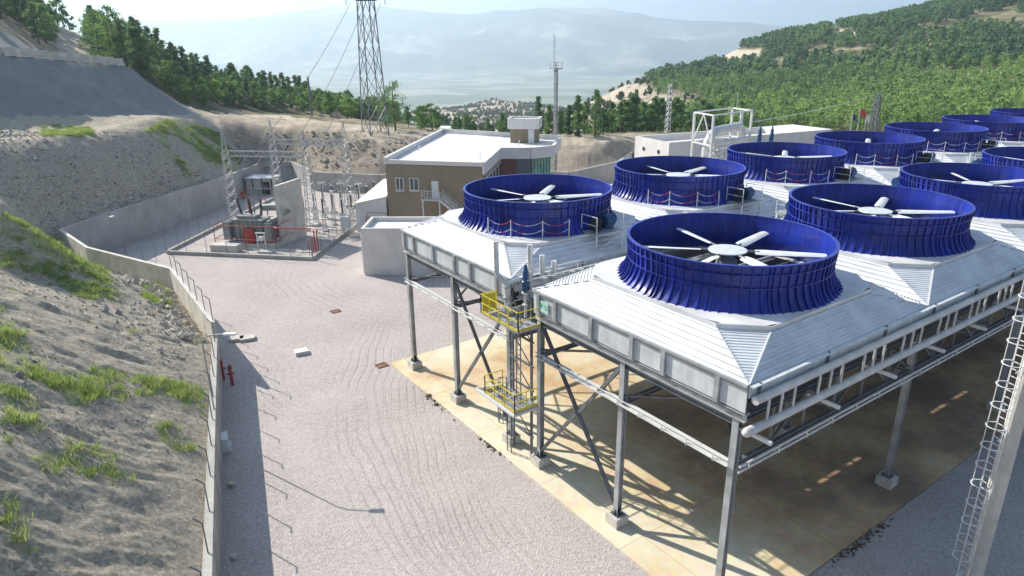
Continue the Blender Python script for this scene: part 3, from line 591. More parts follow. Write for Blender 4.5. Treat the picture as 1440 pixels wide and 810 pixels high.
    # longitudinal trusses
    for yy in colY:
        for z_, w_ in ((9.05, .2), (7.0, .16)):
            for i in range(ncell):
                xa = COLX0+(0 if i == 0 else 14.2+(i-1)*13.9); xb = COLX0+14.2+i*13.9
                m = MB(); m.ibeam((xa, yy, z_), (xb, yy, z_), w_, .24); m.build('long_beam', M['dsteel'], r)
        for i in range(ncell):
            xa = COLX0+(0 if i == 0 else 14.2+(i-1)*13.9); xb = COLX0+14.2+i*13.9; n = 6; dx = (xb-xa)/n
            for k in range(n):
                x_ = xa+k*dx; m = MB()
                if k % 2 == 0: m.bar((x_, yy, 8.95), (x_+dx, yy, 7.1), .09)
                else: m.bar((x_, yy, 7.1), (x_+dx, yy, 8.95), .09)
                m.build('truss_diagonal', M['dsteel'], r)
                if k: m = MB(); m.bar((x_, yy, 7.1), (x_, yy, 8.95), .09); m.build('truss_post', M['dsteel'], r)
    # dark cross joists
    for i in range(ncell):
        for k in (1, 2):
            X = X0+i*LC+k*LC/3; m = MB(); m.ibeam((X, y0+.3, 8.98), (X, y1-.3, 8.98), .16, .26); m.build('joist', M['dsteel'], r)
    for i in range(ncell):   # plan bracing
        xa = X0+i*LC+.2
        for k in range(2):
            m = MB(); m.bar((xa, colY[k], 7.3), (xa+7, colY[k+1], 7.3), .1); m.build('plan_brace', M['dsteel'], r); m = MB(); m.bar((xa, colY[k+1], 7.34), (xa+7, colY[k], 7.45), .1); m.build('plan_brace', M['dsteel'], r)
    return r
NF, NG = 6, 9
YF, YG = 20.4, 36.05
front = build_row('condenser_structure', 'near raised steel condenser row with white ribbed roof', YF, NF, True, 1)
back = build_row('condenser_structure', 'rear raised steel condenser row behind the ladder tower, white ribbed roof', YG, NG, False, 1)
# header pipes on the camera-right edge of the near row
def headers(yc, ncell, row, side):
    y0 = yc-6.75; xe = X0+ncell*LC; rw = []
    r = thing('header_pipework', 'pale header pipes with risers along the right edge of the near condenser row' if row == 0 else 'pale header pipes along the inner edge of the rear condenser row', 'pipework', (X0, y0-.3, 8))
    z1, z0, yy = 10.26, 9.0, y0-.30
    m = MB(); m.path([(X0+.05, yy, z1), (xe, yy, z1)], .17, 14); m.build('upper_header', M['pipe'], r, True)
    m = MB(); m.path([(X0-.25, yy, z0), (X0-.2, yy, z0), (xe, yy, z0)], .19, 16); m.build('lower_header', M['pipe'], r, True)
    m = MB(); m.lathe((0,0,0), [(.19,0),(.16,.1),(.08,.15),(0.001,.17)], 14)
    m.v = [(X0-.25-z, yy+y_, z0+x_) for x_, y_, z in m.v]; m.build('end_cap', M['pipe'], r, True)
    for i in range(ncell):
        for b in range(4):
            xb = X0+i*LC+.95+b*3.45
            for k in range(3):
                if i >= 5 and row == 0: continue
                x_ = xb+k*.85; m = MB(); m.path([(x_, yy, z0+.1), (x_, yy-.02, z0+.9), (x_, yy, z1-.1)], .06, 8); m.build('riser', M['pipe'], r, True)
    for i in range(ncell*3+1):
        x_ = X0+.3+i*LC/3; m = MB(); m.bar((x_, y0+.5, z0-.32), (x_, yy-.75, z0-.32), .12, .16); m.build('bracket', M['lsteel'], r)
    return r
headers(YF, NF, 0, -1); headers(YG, NG, 1, -1)
# services tray along the lower chord
m = MB(); yy = YF-6.32-.35
for dz in (0, .28): m.bar((COLX0-.1, yy-.12*dz, 6.85+dz), (X0+NF*LC, yy-.12*dz, 6.85+dz), .06, .10)
for k in range(40): m.bar((COLX0+.5+k*2, yy+.3, 6.85), (COLX0+.5+k*2, yy-.1, 6.85), .05, .05); m.bar((COLX0+.5+k*2, yy-.05, 6.85), (COLX0+.5+k*2, yy-.05, 7.2), .05, .05)
o = m.build('cable_tray', M['lsteel']); origin_mesh(o); tag(o, 'light steel cable tray running below the header pipes of the near condenser row', 'cable tray')
# ------------------------------------------------------------------ fan stacks
def make_fan(loc, label, grp, ang=0.0):
    r = thing('fan_stack', label, 'fan stack', loc, group=grp, local=True)
    H1 = 2.03
    def rad_at(z):
        zz = [0,.12,.35,.6,.85,1.1,1.5,H1]; rr_ = [5.30,5.16,4.99,4.88,4.82,4.81,4.845,4.90]; return float(np.interp(z, zz, rr_))
    prof_o = [(rad_at(z), z) for z in (0,.06,.12,.22,.35,.48,.6,.72,.85,1.0,1.1,1.3,1.5,1.75,H1)]
    prof = prof_o+[(rad_at(H1)-.05, H1)]+[(rad_at(z)-.05, z) for z in (1.5,1.1,.85,.6,.35,.12)]
    m = MB(); m.lathe((0,0,0), prof, 96)
    for z_, w_ in ((1.60,.105),(1.0,.12)):
        R0 = rad_at(z_); m.lathe((0,0,0), [(R0-.01,z_-.02),(R0+w_,z_-.02),(R0+w_,z_+.02),(R0-.01,z_+.02)], 96)
    m.lathe((0,0,0), [(rad_at(H1)-.06,H1-.03),(rad_at(H1)+.10,H1-.03),(rad_at(H1)+.10,H1+.025),(rad_at(H1)-.06,H1+.025)], 96, True)
    n = 72
    for k in range(n):
        t = 2*math.pi*k/n; c, s_ = math.cos(t), math.sin(t)
        dbl = (k % 6 == 0); wd = .045
        for off in ((0,) if not dbl else (-.02, .02)):
            tt = t+off; c, s_ = math.cos(tt), math.sin(tt); tx, ty = -s_*wd/2, c*wd/2; vs = []
            zs = [0,.12,.3,.5,.72,1.0,1.5,H1-.03]
            for z_ in zs:
                R0 = rad_at(z_); dep = .12 if z_ < 1.0 else .095
                for rr_ in (R0-.01, R0+dep):
                    for sg in (-1, 1): vs.append((c*rr_+sg*tx, s_*rr_+sg*ty, z_))
            fs = []
            for j in range(len(zs)-1):
                a_ = 4*j; fs += [(a_, a_+4, a_+6, a_+2), (a_+2, a_+6, a_+7, a_+3), (a_+3, a_+7, a_+5, a_+1)]
            m.add(vs, fs)
    m.build('shroud', M['blue'], r, True)
    m = MB(); m.lathe((0,0,1.37-.0), [(0.001,0),(.93,-.015),(.95,-.05),(.93,-.09),(.5,-.12),(0.001,-.12)], 40); m.build('hub_disc', M['hub'], r, True)
    m = MB(); m.lathe((0,0,0), [(.3,1.25),(.35,.9),(.5,.85),(.55,.5),(.55,.2)], 20); m.box((0,0,.1), (1.0,.8,.3)); m.build('gearbox', M['trafo'], r, True)
    for k in range(6):
        t = ang+k*math.pi/3; c, s_ = math.cos(t), math.sin(t); m = MB()
        m.tube((c*.6, s_*.6, 1.28), (c*1.5, s_*1.5, 1.28), .07, 8); m.build('blade_root', M['dsteel'], r)
        vs = []; tw = math.radians(13)
        for rr_, w0, tw in ((1.3,.22,.26),(1.7,.27,.24),(3.0,.26,.17),(4.5,.24,.11),(4.6,.18,.10)):
            for fx, fz in ((-.5,0),(-.3,.035),(0,.05),(.3,.04),(.5,0),(.3,-.01),(0,-.012),(-.3,-.01)):
                lx, lz = fx*w0*2, fz; a_, b_ = lx*math.cos(tw)-lz*math.sin(tw), lx*math.sin(tw)+lz*math.cos(tw)
                vs.append((c*rr_-s_*a_, s_*rr_+c*a_, 1.28+b_))
        fs = [(q*8+j, q*8+(j+1) % 8, (q+1)*8+(j+1) % 8, (q+1)*8+j) for q in range(4) for j in range(8)]+[tuple(range(32, 40)), tuple(range(7, -1, -1))]
        m = MB(); m.add(vs, fs); m.build('blade', M['blade'], r, True)
    m = MB()
    for yy in (-.45, .45): m.ibeam((-5.0, yy, -.25), (5.0, yy, -.25), .2, .3)
    m.build('support_beam', M['dsteel'], r)
    m = MB(); m.tube((.5,0,.3), (4.7,0,.3), .07, 8); m.build('drive_shaft', M['hub'], r)
    return r
fans = []
def fan_angle(k): return [.42, .2, .75, .05, .6][k % 5]
F0 = make_fan((X0+LC/2, YF, DECKZ), 'blue ribbed fan stack nearest the camera, at the corner of the near row', 'fan stacks of the near row', .22)
for i in range(1, NF): dup(F0, (X0+LC*(i+.5), YF, DECKZ), fan_angle(i)*.7, 'blue ribbed fan stack, %s from the left in the near row' % ORD[i], group='fan stacks of the near row')
for i in range(NG): dup(F0, (X0+LC*(i+.5), YG, DECKZ), fan_angle(i+2)*.6, 'blue ribbed fan stack, %s from the left in the rear row' % ORD[i] if i else 'blue ribbed fan stack at the left end of the rear row', group='fan stacks of the rear row')
# motor platforms and rope barriers on the rear row decks
def make_motor(loc, label, grp):
    r = thing('motor_platform', label, 'motor platform', loc, group=grp, local=True)
    m = MB(); m.box((0,0,.02), (2.3,1.5,.08)); 
    for k in range(8): m.box((-1.0+k*.29,0,.07), (.04,1.44,.03))
    m.build('platform', M['steel'], r)
    for x_, y_, l in ((-1.05,-.65,1.05),(1.05,-.65,1.2),(1.05,.65,.5)):
        m = MB(); m.bar((x_,y_,0), (x_,y_,-l), .08); m.build('leg', M['lsteel'], r)
    m = MB(); m.bar((-1.05,-.65,-1.0), (1.05,-.65,-.05), .05); m.build('brace', M['lsteel'], r)
    m = MB(); m.tube((.35,.25,.55), (1.0,.25,.55), .38, 16); 
    for k in range(8): t = k*math.pi/4; m.bar((.36,.25+.38*math.cos(t),.55+.38*math.sin(t)), (.98,.25+.38*math.cos(t),.55+.38*math.sin(t)), .03)
    m.tube((1.0,.25,.55), (1.12,.25,.55), .3, 16); m.box((.65,.25,.18), (.6,.5,.2)); m.build('motor', M['motor'], r, True)
    m = MB(); m.box((-.35,.25,.4), (.5,.5,.6)); m.tube((-.35,.25,.7), (-.35,.25,.95), .16, 12); m.tube((-.1,.25,.5), (.35,.25,.55), .08, 8)
    for k in range(4): m.tube((-.85+k*.16,-.2,.06), (-.85+k*.16,-.2,.75), .035, 6); m.box((-.85+k*.16,-.2,.8), (.1,.1,.18))
    m.build('gear_drive', M['dark'], r)
    for x_ in (-1.1, 1.1):
        m = MB()
        for y_ in (-.7,.7): m.bar((x_,y_,.05), (x_,y_,1.15), .04)
        m.bar((x_,-.7,1.13), (x_,.7,1.13), .04); m.bar((x_,-.7,.6), (x_,.7,.6), .03); m.build('handrail', M['lsteel'], r)
    return r
mot = None
for i in range(NG-1):
    c = (X0+LC*(i+.5)+.7, YG-5.75, DECKZ+.08); lab = 'blue electric motor on a raised grating beside the %s rear fan stack' % ORD[i]
    if mot is None: mot = make_motor(c, lab, 'motor platforms of the rear row')
    else: dup(mot, c, 0, lab)
for i in range(NF): dup(mot, (X0+LC*(i+.5)+.7, YF+5.75, DECKZ+.08), math.pi, 'blue electric motor on a raised grating behind the %s near fan stack' % ORD[i], group='motor platforms of the near row')
ROPEM = mat('red_white_rope', (.7,.68,.66), .8, col2=(.6,.05,.06), scale=1.1, thr=(.52,.54), detail=1)
def make_rope(loc, label, grp):
    r = thing('rope_barrier', label, 'barrier', loc, group=grp, local=True); R0 = 5.6; an = [math.radians(a_) for a_ in (200, 216, 236, 253)]; P_ = []
    for a_ in an:
        x_, y_ = R0*math.cos(a_), R0*math.sin(a_); y_ = max(y_, -5.33); x_ = max(-5.33, x_); P_.append((x_, y_)); m = MB(); m.bar((x_,y_,0), (x_,y_,1.1), .045); m.build('post', M['lsteel'], r)
    for z_ in (1.05, .55):
        for k in range(3):
            (xa, ya), (xb, yb) = P_[k], P_[k+1]; m = MB()
            m.path([(xa+(xb-xa)*q/10, ya+(yb-ya)*q/10, z_-.30*4*q/10*(1-q/10)) for q in range(11)], .016, 5); m.build('rope', ROPEM, r)
    return r
rp_ = make_rope((X0+LC*.5, YG, DECKZ), 'sagging red and white ropes on posts in front of the leftmost rear fan stack', 'rope barriers of the rear row')
for i in range(1, NG-1): dup(rp_, (X0+LC*(i+.5), YG, DECKZ), 0, 'sagging red and white ropes on posts in front of the %s rear fan stack' % ORD[i])
# ------------------------------------------------------------------ walkway, pipes and ladder tower between the rows
YM = 28.25
r = thing('walkway', 'steel walkway with handrails between the condenser rows, its plate widened to block sun', 'walkway', (X0, YM, 9.4))
m = MB(); m.box((X0+NF*LC/2+2.5, YM, 9.86), (NF*LC-5, 2.0, .08)); m.box((X0+1.25, YM+.1, 9.86), (2.49, 1.0, .08)); m.build('grating', M['steel'], r)  # solid plate widened to block sun falling through the gap between the rows
for s_ in (.65, -.45):
    m = MB()
    for k in range(40): m.bar((X0+.3+k*2.1, YM+s_, 9.9), (X0+.3+k*2.1, YM+s_, 11.1), .05)
    m.bar((X0, YM+s_, 11.1), (X0+NF*LC, YM+s_, 11.1), .05); m.bar((X0, YM+s_, 10.5), (X0+NF*LC, YM+s_, 10.5), .04); m.build('handrail', M['lsteel'], r)
rr_ = random.Random(4)
for i in range(NF):
    r = thing('valve_manifold', 'pale pipe risers and valves in the gap behind the %s near fan stack' % ORD[i] if i else 'pale pipe risers and valves behind the ladder tower', 'pipework', (X0+LC*i+(1.2 if i == 0 else 0), YM, 9.9), group='valve manifolds between the rows')
    bx = r.location.x
    for k in range(3):
        m = MB(); hh = (12.6, 11.9, 11.5)[k]; m.tube((bx+k*.7, YM+.9-.2*k, 9.3), (bx+k*.7, YM+.9-.2*k, hh), .16, 12); m.build('riser', M['wpipe'], r, True)
    m = MB(); m.path([(bx-.4, YM-.2, 10.3), (bx+3.6, YM-.2, 10.3)], .15, 10); m.path([(bx-.4, YM+.35, 10.0), (bx+3.6, YM+.35, 10.0)], .12, 10); m.build('manifold_pipe', M['wpipe'], r, True)
    for k in range(5):
        m = MB(); x_ = bx+.2+k*.65; m.tube((x_, YM-.2, 10.3), (x_, YM-.2, 10.9), .05, 8); m.tube((x_, YM-.2, 10.88), (x_, YM-.2, 10.93), .18, 12); m.build('valve', M['steel'], r)
    if i: m = MB(); m.tube((bx+2.4, YM+.3, 10.6), (bx+2.4, YM+.3, 11.5), .17, 12); m.build('actuator', M['motor'], r, True)
r = thing('riser_pipe', 'tall white pipe with an elbow at the left end of the gap between rows', 'pipe', (20.3, 29.0, 8))
m = MB(); m.tube((20.2, 29.3, 8.8), (20.2, 29.3, 10.6), .2, 14); m.path([(20.2, 29.3, 10.55), (20.0, 29.6, 10.75), (19.9, 29.9, 11.1), (19.9, 29.95, 12.9)], .15, 12); m.build('pipe', M['wpipe'], r, True)
m = MB(); m.path([(20.2, 29.3, 10.55), (20.35, 29.0, 10.75), (20.7, 28.55, 11.0), (21.0, 28.4, 11.05)], .13, 12); m.build('elbow', M['wpipe'], r, True)
m = MB(); m.tube((20.2, 29.3, 9.7), (20.2, 29.3, 9.8), .27, 14); m.tube((20.2, 29.3, 10.35), (20.2, 29.3, 10.43), .27, 14); m.build('flange', M['steel'], r)
r = thing('valve_actuator', 'upright blue valve motor at the left end of the gap between the rows', 'valve motor', (20.5, 28.0, 10))
m = MB(); m.lathe((20.5, 28.0, 0), [(.17,10.4),(.22,10.5),(.22,11.0),(.17,11.05),(.17,11.55),(.13,11.6),(.08,11.9),(0.001,11.95)], 16); m.build('motor', M['motor'], r, True)
m = MB(); m.tube((20.5, 28.0, 8.9), (20.5, 28.0, 10.4), .1, 10); m.tube((20.5, 28.0, 9.6), (20.5, 28.0, 9.7), .2, 12); m.tube((20.5, 28.0, 10.3), (20.5, 28.0, 10.4), .24, 12); m.build('valve_body', M['wpipe'], r, True)
def rails(m, pts, z, h=1.1, closed=False):
    n = len(pts)
    for i in range(n-1+closed):
        a_, b_ = pts[i], pts[(i+1) % n]; L_ = math.hypot(b_[0]-a_[0], b_[1]-a_[1]); k_ = max(1, round(L_/1.0))
        for k in range(k_+1): t = k/k_; x_, y_ = a_[0]+(b_[0]-a_[0])*t, a_[1]+(b_[1]-a_[1])*t; m.bar((x_,y_,z), (x_,y_,z+h), .05)
        for hh in (h, h*.55): m.bar((*a_, z+hh), (*b_, z+hh), .045)
        m.bar((*a_, z+.08), (*b_, z+.08), .02, .14)
tow = thing('ladder_tower', 'yellow railed platforms linked by caged ladders between the two condenser rows', 'ladder tower', (20.3, 28.6, 0))
def ladder(mb, p, z0, z1, dirn, w=.42, cage0=None, cage_r=.38, step=.3):
    "dirn: unit vector (2D) the climber's back points to"
    tx, ty = -dirn[1], dirn[0]
    for s_ in (-1, 1): mb.bar((p[0]+tx*w/2*s_, p[1]+ty*w/2*s_, z0), (p[0]+tx*w/2*s_, p[1]+ty*w/2*s_, z1), .05)
    n = int((z1-z0)/step)
    for k in range(1, n): z = z0+k*step; mb.bar((p[0]-tx*w/2, p[1]-ty*w/2, z), (p[0]+tx*w/2, p[1]+ty*w/2, z), .028)
def cage(mb, p, z0, z1, dirn, r=.38, hoop=.8, nb=5, th=.022):
    tx, ty = -dirn[1], dirn[0]; arc = [math.radians(a_) for a_ in np.linspace(-100, 100, 13)]
    def pt(a_, z): return (p[0]+dirn[0]*(.30+r*math.cos(a_))+tx*r*math.sin(a_), p[1]+dirn[1]*(.30+r*math.cos(a_))+ty*r*math.sin(a_), z)
    n = int((z1-z0)/hoop)
    for k in range(n+1):
        z = z0+(z1-z0)*k/n
        for a_, b_ in zip(arc[:-1], arc[1:]): mb.bar(pt(a_, z), pt(b_, z), th*2, th)
        for s_ in (-1, 1): a_ = arc[0 if s_ < 0 else -1]; mb.bar(pt(a_, z), (p[0]+tx*.21*s_, p[1]+ty*.21*s_, z), th*2, th)
    for a_ in np.linspace(-85, 85, nb): mb.bar(pt(math.radians(a_), z0), pt(math.radians(a_), z1), th*1.3)
# lower platform
zl = 3.85; m = MB(); m.box((19.75, 28.45, zl), (1.7, 3.0, .08)); m.build('lower_platform', M['steel'], tow)
m = MB()
for y_ in (26.95, 29.95): m.bar((18.9, y_, zl-.1), (20.6, y_, zl-.1), .12, .16)
m.bar((18.9, 26.9, zl-.1), (18.9, 30.9, zl-.1), .12, .16); m.bar((18.9, 30.9, zl-.1), (20.5, 30.3, zl-.1), .12, .16); m.build('platform_frame', M['lsteel'], tow)
m = MB(); rails(m, [(20.5,26.95),(18.95,26.95),(18.95,29.95),(20.2,29.95)], zl+.05); m.build('lower_railing', M['yellow'], tow)
zu = 8.75
m = MB(); m.box((19.8, 28.5, zu), (1.5, 3.6, .08)); m.build('upper_platform', M['steel'], tow)
m = MB(); rails(m, [(20.5,26.7),(19.05,26.7),(19.05,30.3),(20.1,30.3)], zu+.05); m.build('upper_railing', M['yellow'], tow)
m = MB(); m.box((19.5, 30.15, zu+.7), (.9, .04, .9)); m.build('railing_panel', M['yellow'], tow)
m = MB(); ladder(m, (19.9, 28.9), 0.05, zl+1.1, (-1, 0)); m.build('lower_ladder', M['dsteel'], tow)
m = MB(); cage(m, (19.9, 28.9), 2.3, zl+1.1, (-1, 0)); m.build('lower_cage', M['dsteel'], tow)
m = MB(); ladder(m, (19.9, 27.9), zl, zu+1.1, (-1, 0)); m.build('upper_ladder', M['dsteel'], tow)
m = MB(); cage(m, (19.9, 27.9), zl+2.2, zu+1.1, (-1, 0)); m.build('upper_cage', M['steel'], tow)
for (x_, y_) in ((20.55, 27.55), (20.55, 29.35)):
    m = MB(); m.bar((x_, y_, .1), (x_, y_, 10.2), .12); m.build('tower_post', M['dsteel'], tow)
m = MB()
for z_ in (1.6, 4.6, 6.1, 7.6): m.bar((20.5,27.3,z_), (20.5,29.6,z_), .1); m.bar((20.5,27.5,z_), (20.5,29.4,z_+1.5), .05)
m.build('tower_bracing', M['dsteel'], tow)
m = MB()
for k in range(5): m.box((20.9+k*.3, 28.3, 8.7), (.08, 2.4, .25))
m.box((21.6, 28.2, 8.5), (2.2, 1.6, .5)); m.build('pump_skid', M['steel'], tow)
r = thing('notice_board', 'small pale green notice board on the fascia beside the ladder tower', 'sign', (20.2, 26.2, 9.7))
m = MB(); m.box((20.33, 26.35, 10.1), (.03, 1.1, .62)); m.build('board', mat('pale_green_sign', (.45,.62,.55), .5), r)
m = MB(); m.box((20.31, 26.45, 10.15), (.012, .35, .22)); m.box((20.31, 26.0, 10.2), (.012, .3, .06)); m.box((20.31, 26.0, 10.05), (.012, .3, .06)); m.build('pictogram', mat('green_sign_mark', (.05,.35,.22), .5), r)
# flood/lightning mast with caged ladder at the right
mp_ = (29.75, 7.85); r = thing('mast', 'tall grey mast with a caged ladder at the right edge, beside the condenser', 'mast', (*mp_, 0))
m = MB(); m.tube((*mp_, 0), (*mp_, 26), .36, 20, r2=.22); m.build('pole', M['lconcrete'], r, True)
dv = (-math.cos(.35), math.sin(.35)); lp = (mp_[0]+dv[0]*.62, mp_[1]+dv[1]*.62)
m = MB(); ladder(m, lp, .3, 25, dv, .45); m.build('ladder', M['lsteel'], r)
m = MB(); cage(m, lp, 2.4, 25, dv, .35, .9, 2, .022); m.build('cage', M['lsteel'], r)
m = MB()
for z_ in range(2, 25, 3): m.bar((mp_[0], mp_[1], z_), (lp[0], lp[1], z_), .06)
m.build('standoff', M['lsteel'], r)
m = MB(); m.box((*mp_, .25), (1.4,1.4,.5)); m.build('footing', M['lconcrete'], r)
# ------------------------------------------------------------------ brown control building
ZR = 9.6; P1, P2, P4, P4b, P5, TIP, BK, P3 = (36.4,79.7),(44.9,70.0),(53.7,79.3),(57.0,76.6),(60.8,76.3),(67.5,83.0),(65.9,86.0),(57.6,102.3)
bld = thing('control_building', 'brown two-storey control building with white flat roof and parapet', 'building', (*P1, 0))
def unit(a, b): d = np.array(b, float)-np.array(a, float); l = np.linalg.norm(d); return d/l, l
e1, L12 = unit(P1, P2); nf = np.array([e1[1], -e1[0]]); nf = nf if nf@np.array([-1,-1]) > 0 else -nf     # front normal, to the camera
RA = math.atan2(e1[1], e1[0])
m = MB(); m.prism([P1,P2,P4,P3][::1], 0, ZR-.55); m.build('wall', M['brown'], bld)
m = MB(); m.prism([(P4[0]+.2,P4[1]-.1),(P4b[0]+.6,P4b[1]+.2),(59.3,78.6),(65.2,84.4),(64.6,86.5),(57.5,101),(50,90)], 0, ZR-1.5); m.build('wing_wall', M['greyp'], bld)
m = MB(); m.prism([P1,P2,P4,P4b,P5,TIP,BK,P3], ZR-.5, ZR-.35); m.build('roof', M['wroof'], bld)
rim = [P1,P2,P4,P4b,P5,TIP,BK,P3]
hts = [.45,.25,.25,.25,.25,.5,1.0,1.0]; low = [.35,1.3,1.3,1.3,1.3,.9,.9,.6]
for i in range(8):
    a_, b_ = rim[i], rim[(i+1) % 8]; h_ = [.0,.0,.0,.0,.05,.25,.28,.28][i]; b_low = [.42,1.45,1.5,1.5,1.5,1.0,.8,.6][i]
    m = MB(); m.wallseg(a_, b_, ZR-b_low, ZR+h_, ZR+h_, .30)
    m.build('parapet', M['parapet'], bld)
    d, l = unit(a_, b_); m = MB(); m.box(((a_[0]+b_[0])/2, (a_[1]+b_[1])/2, ZR+h_+.03), (l+.2, .42, .05), math.atan2(d[1], d[0])); m.build('coping', M['white'], bld)
def on_front(u, z, out=0.0): return (P1[0]+e1[0]*u+nf[0]*out, P1[1]+e1[1]*u+nf[1]*out, z)
def ufront(px_, py_):
    v = ray(px_, py_); n3 = np.array([nf[0], nf[1], 0]); t = ((np.array([*P1, 0])-CAM)@n3)/(v@n3); q = CAM+v*t; return (q[:2]-np.array(P1))@e1, q[2]
for (xa, ya, xb, yb) in ((556.5,250,568,267.5),(576,250.5,589,267.5)):
    u0, z1 = ufront(xa, ya); u1, z0 = ufront(xb, yb); um, zm, w_, h_ = (u0+u1)/2, (z0+z1)/2, u1-u0, z1-z0
    m = MB()
    for du in (-w_/2, 0, w_/2): m.box(on_front(um+du, zm, .04), (.09, .1, h_), RA)
    for dz in (-h_/2, h_/2): m.box(on_front(um, zm+dz, .045), (w_+.09, .1, .09), RA)
    fo = m.build('window', M['door'], bld)
    m = MB(); m.box(on_front(um, zm, .01), (w_, .03, h_), RA); m.build('pane', M['pane'], fo)
    m = MB(); m.box(on_front(um, z0-.12, .08), (w_+.3, .2, .08), RA); m.build('sill', M['white'], fo)
u0, z1 = ufront(606.7,254.5); u1, z0 = ufront(617.5,278.5); um = (u0+u1)/2; zd = z0
m = MB(); m.box(on_front(um, (z0+z1)/2, .03), (u1-u0, .08, z1-z0), RA); dr = m.build('door', M['door'], bld)
m = MB(); m.box(on_front(um+.35, (z0+z1)/2-.1, .1), (.12,.06,.05), RA); m.build('handle', M['dsteel'], dr)
# outside stair
stt = thing('steel_stair', 'white steel stair and landing below the door of the brown building', 'stair', on_front(um, 0, 1))
lw = 2.5; m = MB(); m.box(on_front(um-.2, zd-.06, .7), (lw, 1.3, .1), RA); m.build('landing', M['lsteel'], stt)
for du in (-1.3, .9):
    m = MB(); m.bar(on_front(um+du, 0, 1.2), on_front(um+du, zd-.1, 1.2), .14); m.build('leg', M['lsteel'], stt)
m = MB(); hr = [on_front(um-1.4, zd, .1), on_front(um-1.4, zd, 1.3), on_front(um+1.0, zd, 1.3)]
for a_, b_ in zip(hr[:-1], hr[1:]):
    for hh in (1.1, .75, .4): m.bar((a_[0],a_[1],a_[2]+hh), (b_[0],b_[1],b_[2]+hh), .05)
for k in range(4): t = k/3; m.bar(on_front(um-1.4+2.4*t, zd, 1.3), on_front(um-1.4+2.4*t, zd+1.1, 1.3), .05)
m.bar(on_front(um-1.4, zd, .1), on_front(um-1.4, zd+1.1, .1), .05)
m.build('landing_rail', M['lsteel'], stt)
run = 6.2
for o_ in (.15, 1.25):
    m = MB(); A_, B_ = on_front(um+1.0, zd-.05, o_), on_front(um+1.0+run, .1, o_); m.bar(A_, B_, .06, .24)
    for hh in (1.1, .75, .4): m.bar((A_[0],A_[1],A_[2]+hh), (B_[0],B_[1],B_[2]+hh), .05)
    for k in range(8): t = k/7; p = [A_[j]+(B_[j]-A_[j])*t for j in range(3)]; m.bar(p, (p[0],p[1],p[2]+1.1), .045)
    m.build('stair_rail', M['lsteel'], stt)
m = MB()
for k in range(22): t = (k+.5)/22; m.box(on_front(um+1.0+run*t, zd-.05-(zd-.15)*t, .7), (.26, 1.1, .04), RA)
m.build('tread', M['steel'], stt)
# side elevation right of the brown wall: strip windows, red-brown panel, green glass
d24, L24 = unit(P2, P4); n24 = np.array([d24[1], -d24[0]])
m = MB(); c = np.array(P2)+d24*L24*.5+n24*.16; m.box((*c, 7.9), (L24-.3, .05, .45), math.atan2(d24[1], d24[0])); m.build('brown_band', M['brown'], bld)
for k in range(5):
    c = np.array(P2)+d24*(2.2+k*2.4)+n24*.05; m = MB(); m.box((*c, 6.6), (1.9, .12, 2.0), math.atan2(d24[1], d24[0])); w = m.build('window', M['door'], bld); m = MB(); c = c+n24*.04; m.box((*c, 6.6), (1.7, .09, 1.8), math.atan2(d24[1], d24[0])); m.build('pane', M['pane'], w)
d45, L45 = unit(P4, P4b)
m = MB(); m.wallseg((P4[0]+.1,P4[1]+.1), (55.5,78.15), 0, ZR-1.45, ZR-1.45, .3); m.build('red_brown_panel', M['maroon'], bld)
m = MB(); m.wallseg((55.6,78.1), (57.2,76.95), 0, ZR-1.5, ZR-1.5, .36); m.build('grey_panel', M['greyp'], bld)
m = MB(); m.wallseg((57.3,76.95), (60.6,76.9), 0, ZR-1.5, ZR-1.5, .2); m.wallseg((60.7,77.0), (65.0,81.6), 0, ZR-1.5, ZR-1.5, .2); g_ = m.build('curtain_glass', M['gglass'], bld)
m = MB()
for k in range(7): t = k/6; m.box((57.35+3.2*t, 76.80, 4.05), (.08,.14,8.0), 0)
for z_ in (2.5, 5.2, 7.0): m.bar((57.4,76.79,z_), (60.55,76.76,z_), .08)
m.build('mullion', M['dsteel'], g_)
# stair head on the roof
hb = thing('stair_head', 'small brown stair head with a white cap standing on the flat roof', 'roof hut', (61.5, 84.0, ZR-.35)) 
ha = math.radians(-45); hc = (61.9, 84.6)
m = MB(); m.box((*hc, ZR-.35+1.05), (4.0,3.2,2.1), ha); m.build('wall', M['brown'], hb)
m = MB(); m.box((*hc, ZR+2.35), (4.7,3.9,1.25), ha); m.build('cap', M['parapet'], hb)
m = MB()
for s_ in (-1, 1): 
    c, s2 = math.cos(ha), math.sin(ha); m.box((hc[0]-s2*s_*1.85, hc[1]+c*s_*1.85, ZR+3.1), (4.8,.25,.26), ha); m.box((hc[0]+c*s_*2.27, hc[1]+s2*s_*2.27, ZR+3.1), (.25,3.46,.255), ha)
m.build('cap_rim', M['white'], hb)
m = MB(); c, s2 = math.cos(ha), math.sin(ha); m.box((hc[0]+s2*1.63+c*1.2, hc[1]-c*1.63+s2*1.2, ZR-.35+1.0), (.9,.08,2.0), ha); m.build('door', M['door'], hb)
for (x_, y_) in ((44.5,86.0),(58.5,81.5),(47.3,74.5)):
    m = MB(); m.tube((x_,y_,ZR-.36), (x_,y_,ZR+.25), .07, 8); m.path([(x_,y_,ZR+.2),(x_+.1,y_,ZR+.35),(x_+.25,y_,ZR+.3)], .07, 8)
    o = m.build('roof_vent', M['lsteel']); origin_mesh(o); tag(o, 'small bent vent pipe on the white roof, %s' % {44.5:'near the left parapet',58.5:'near the stair head',47.3:'near the right front parapet'}[x_], 'vent', 'vent pipes on the white roof')
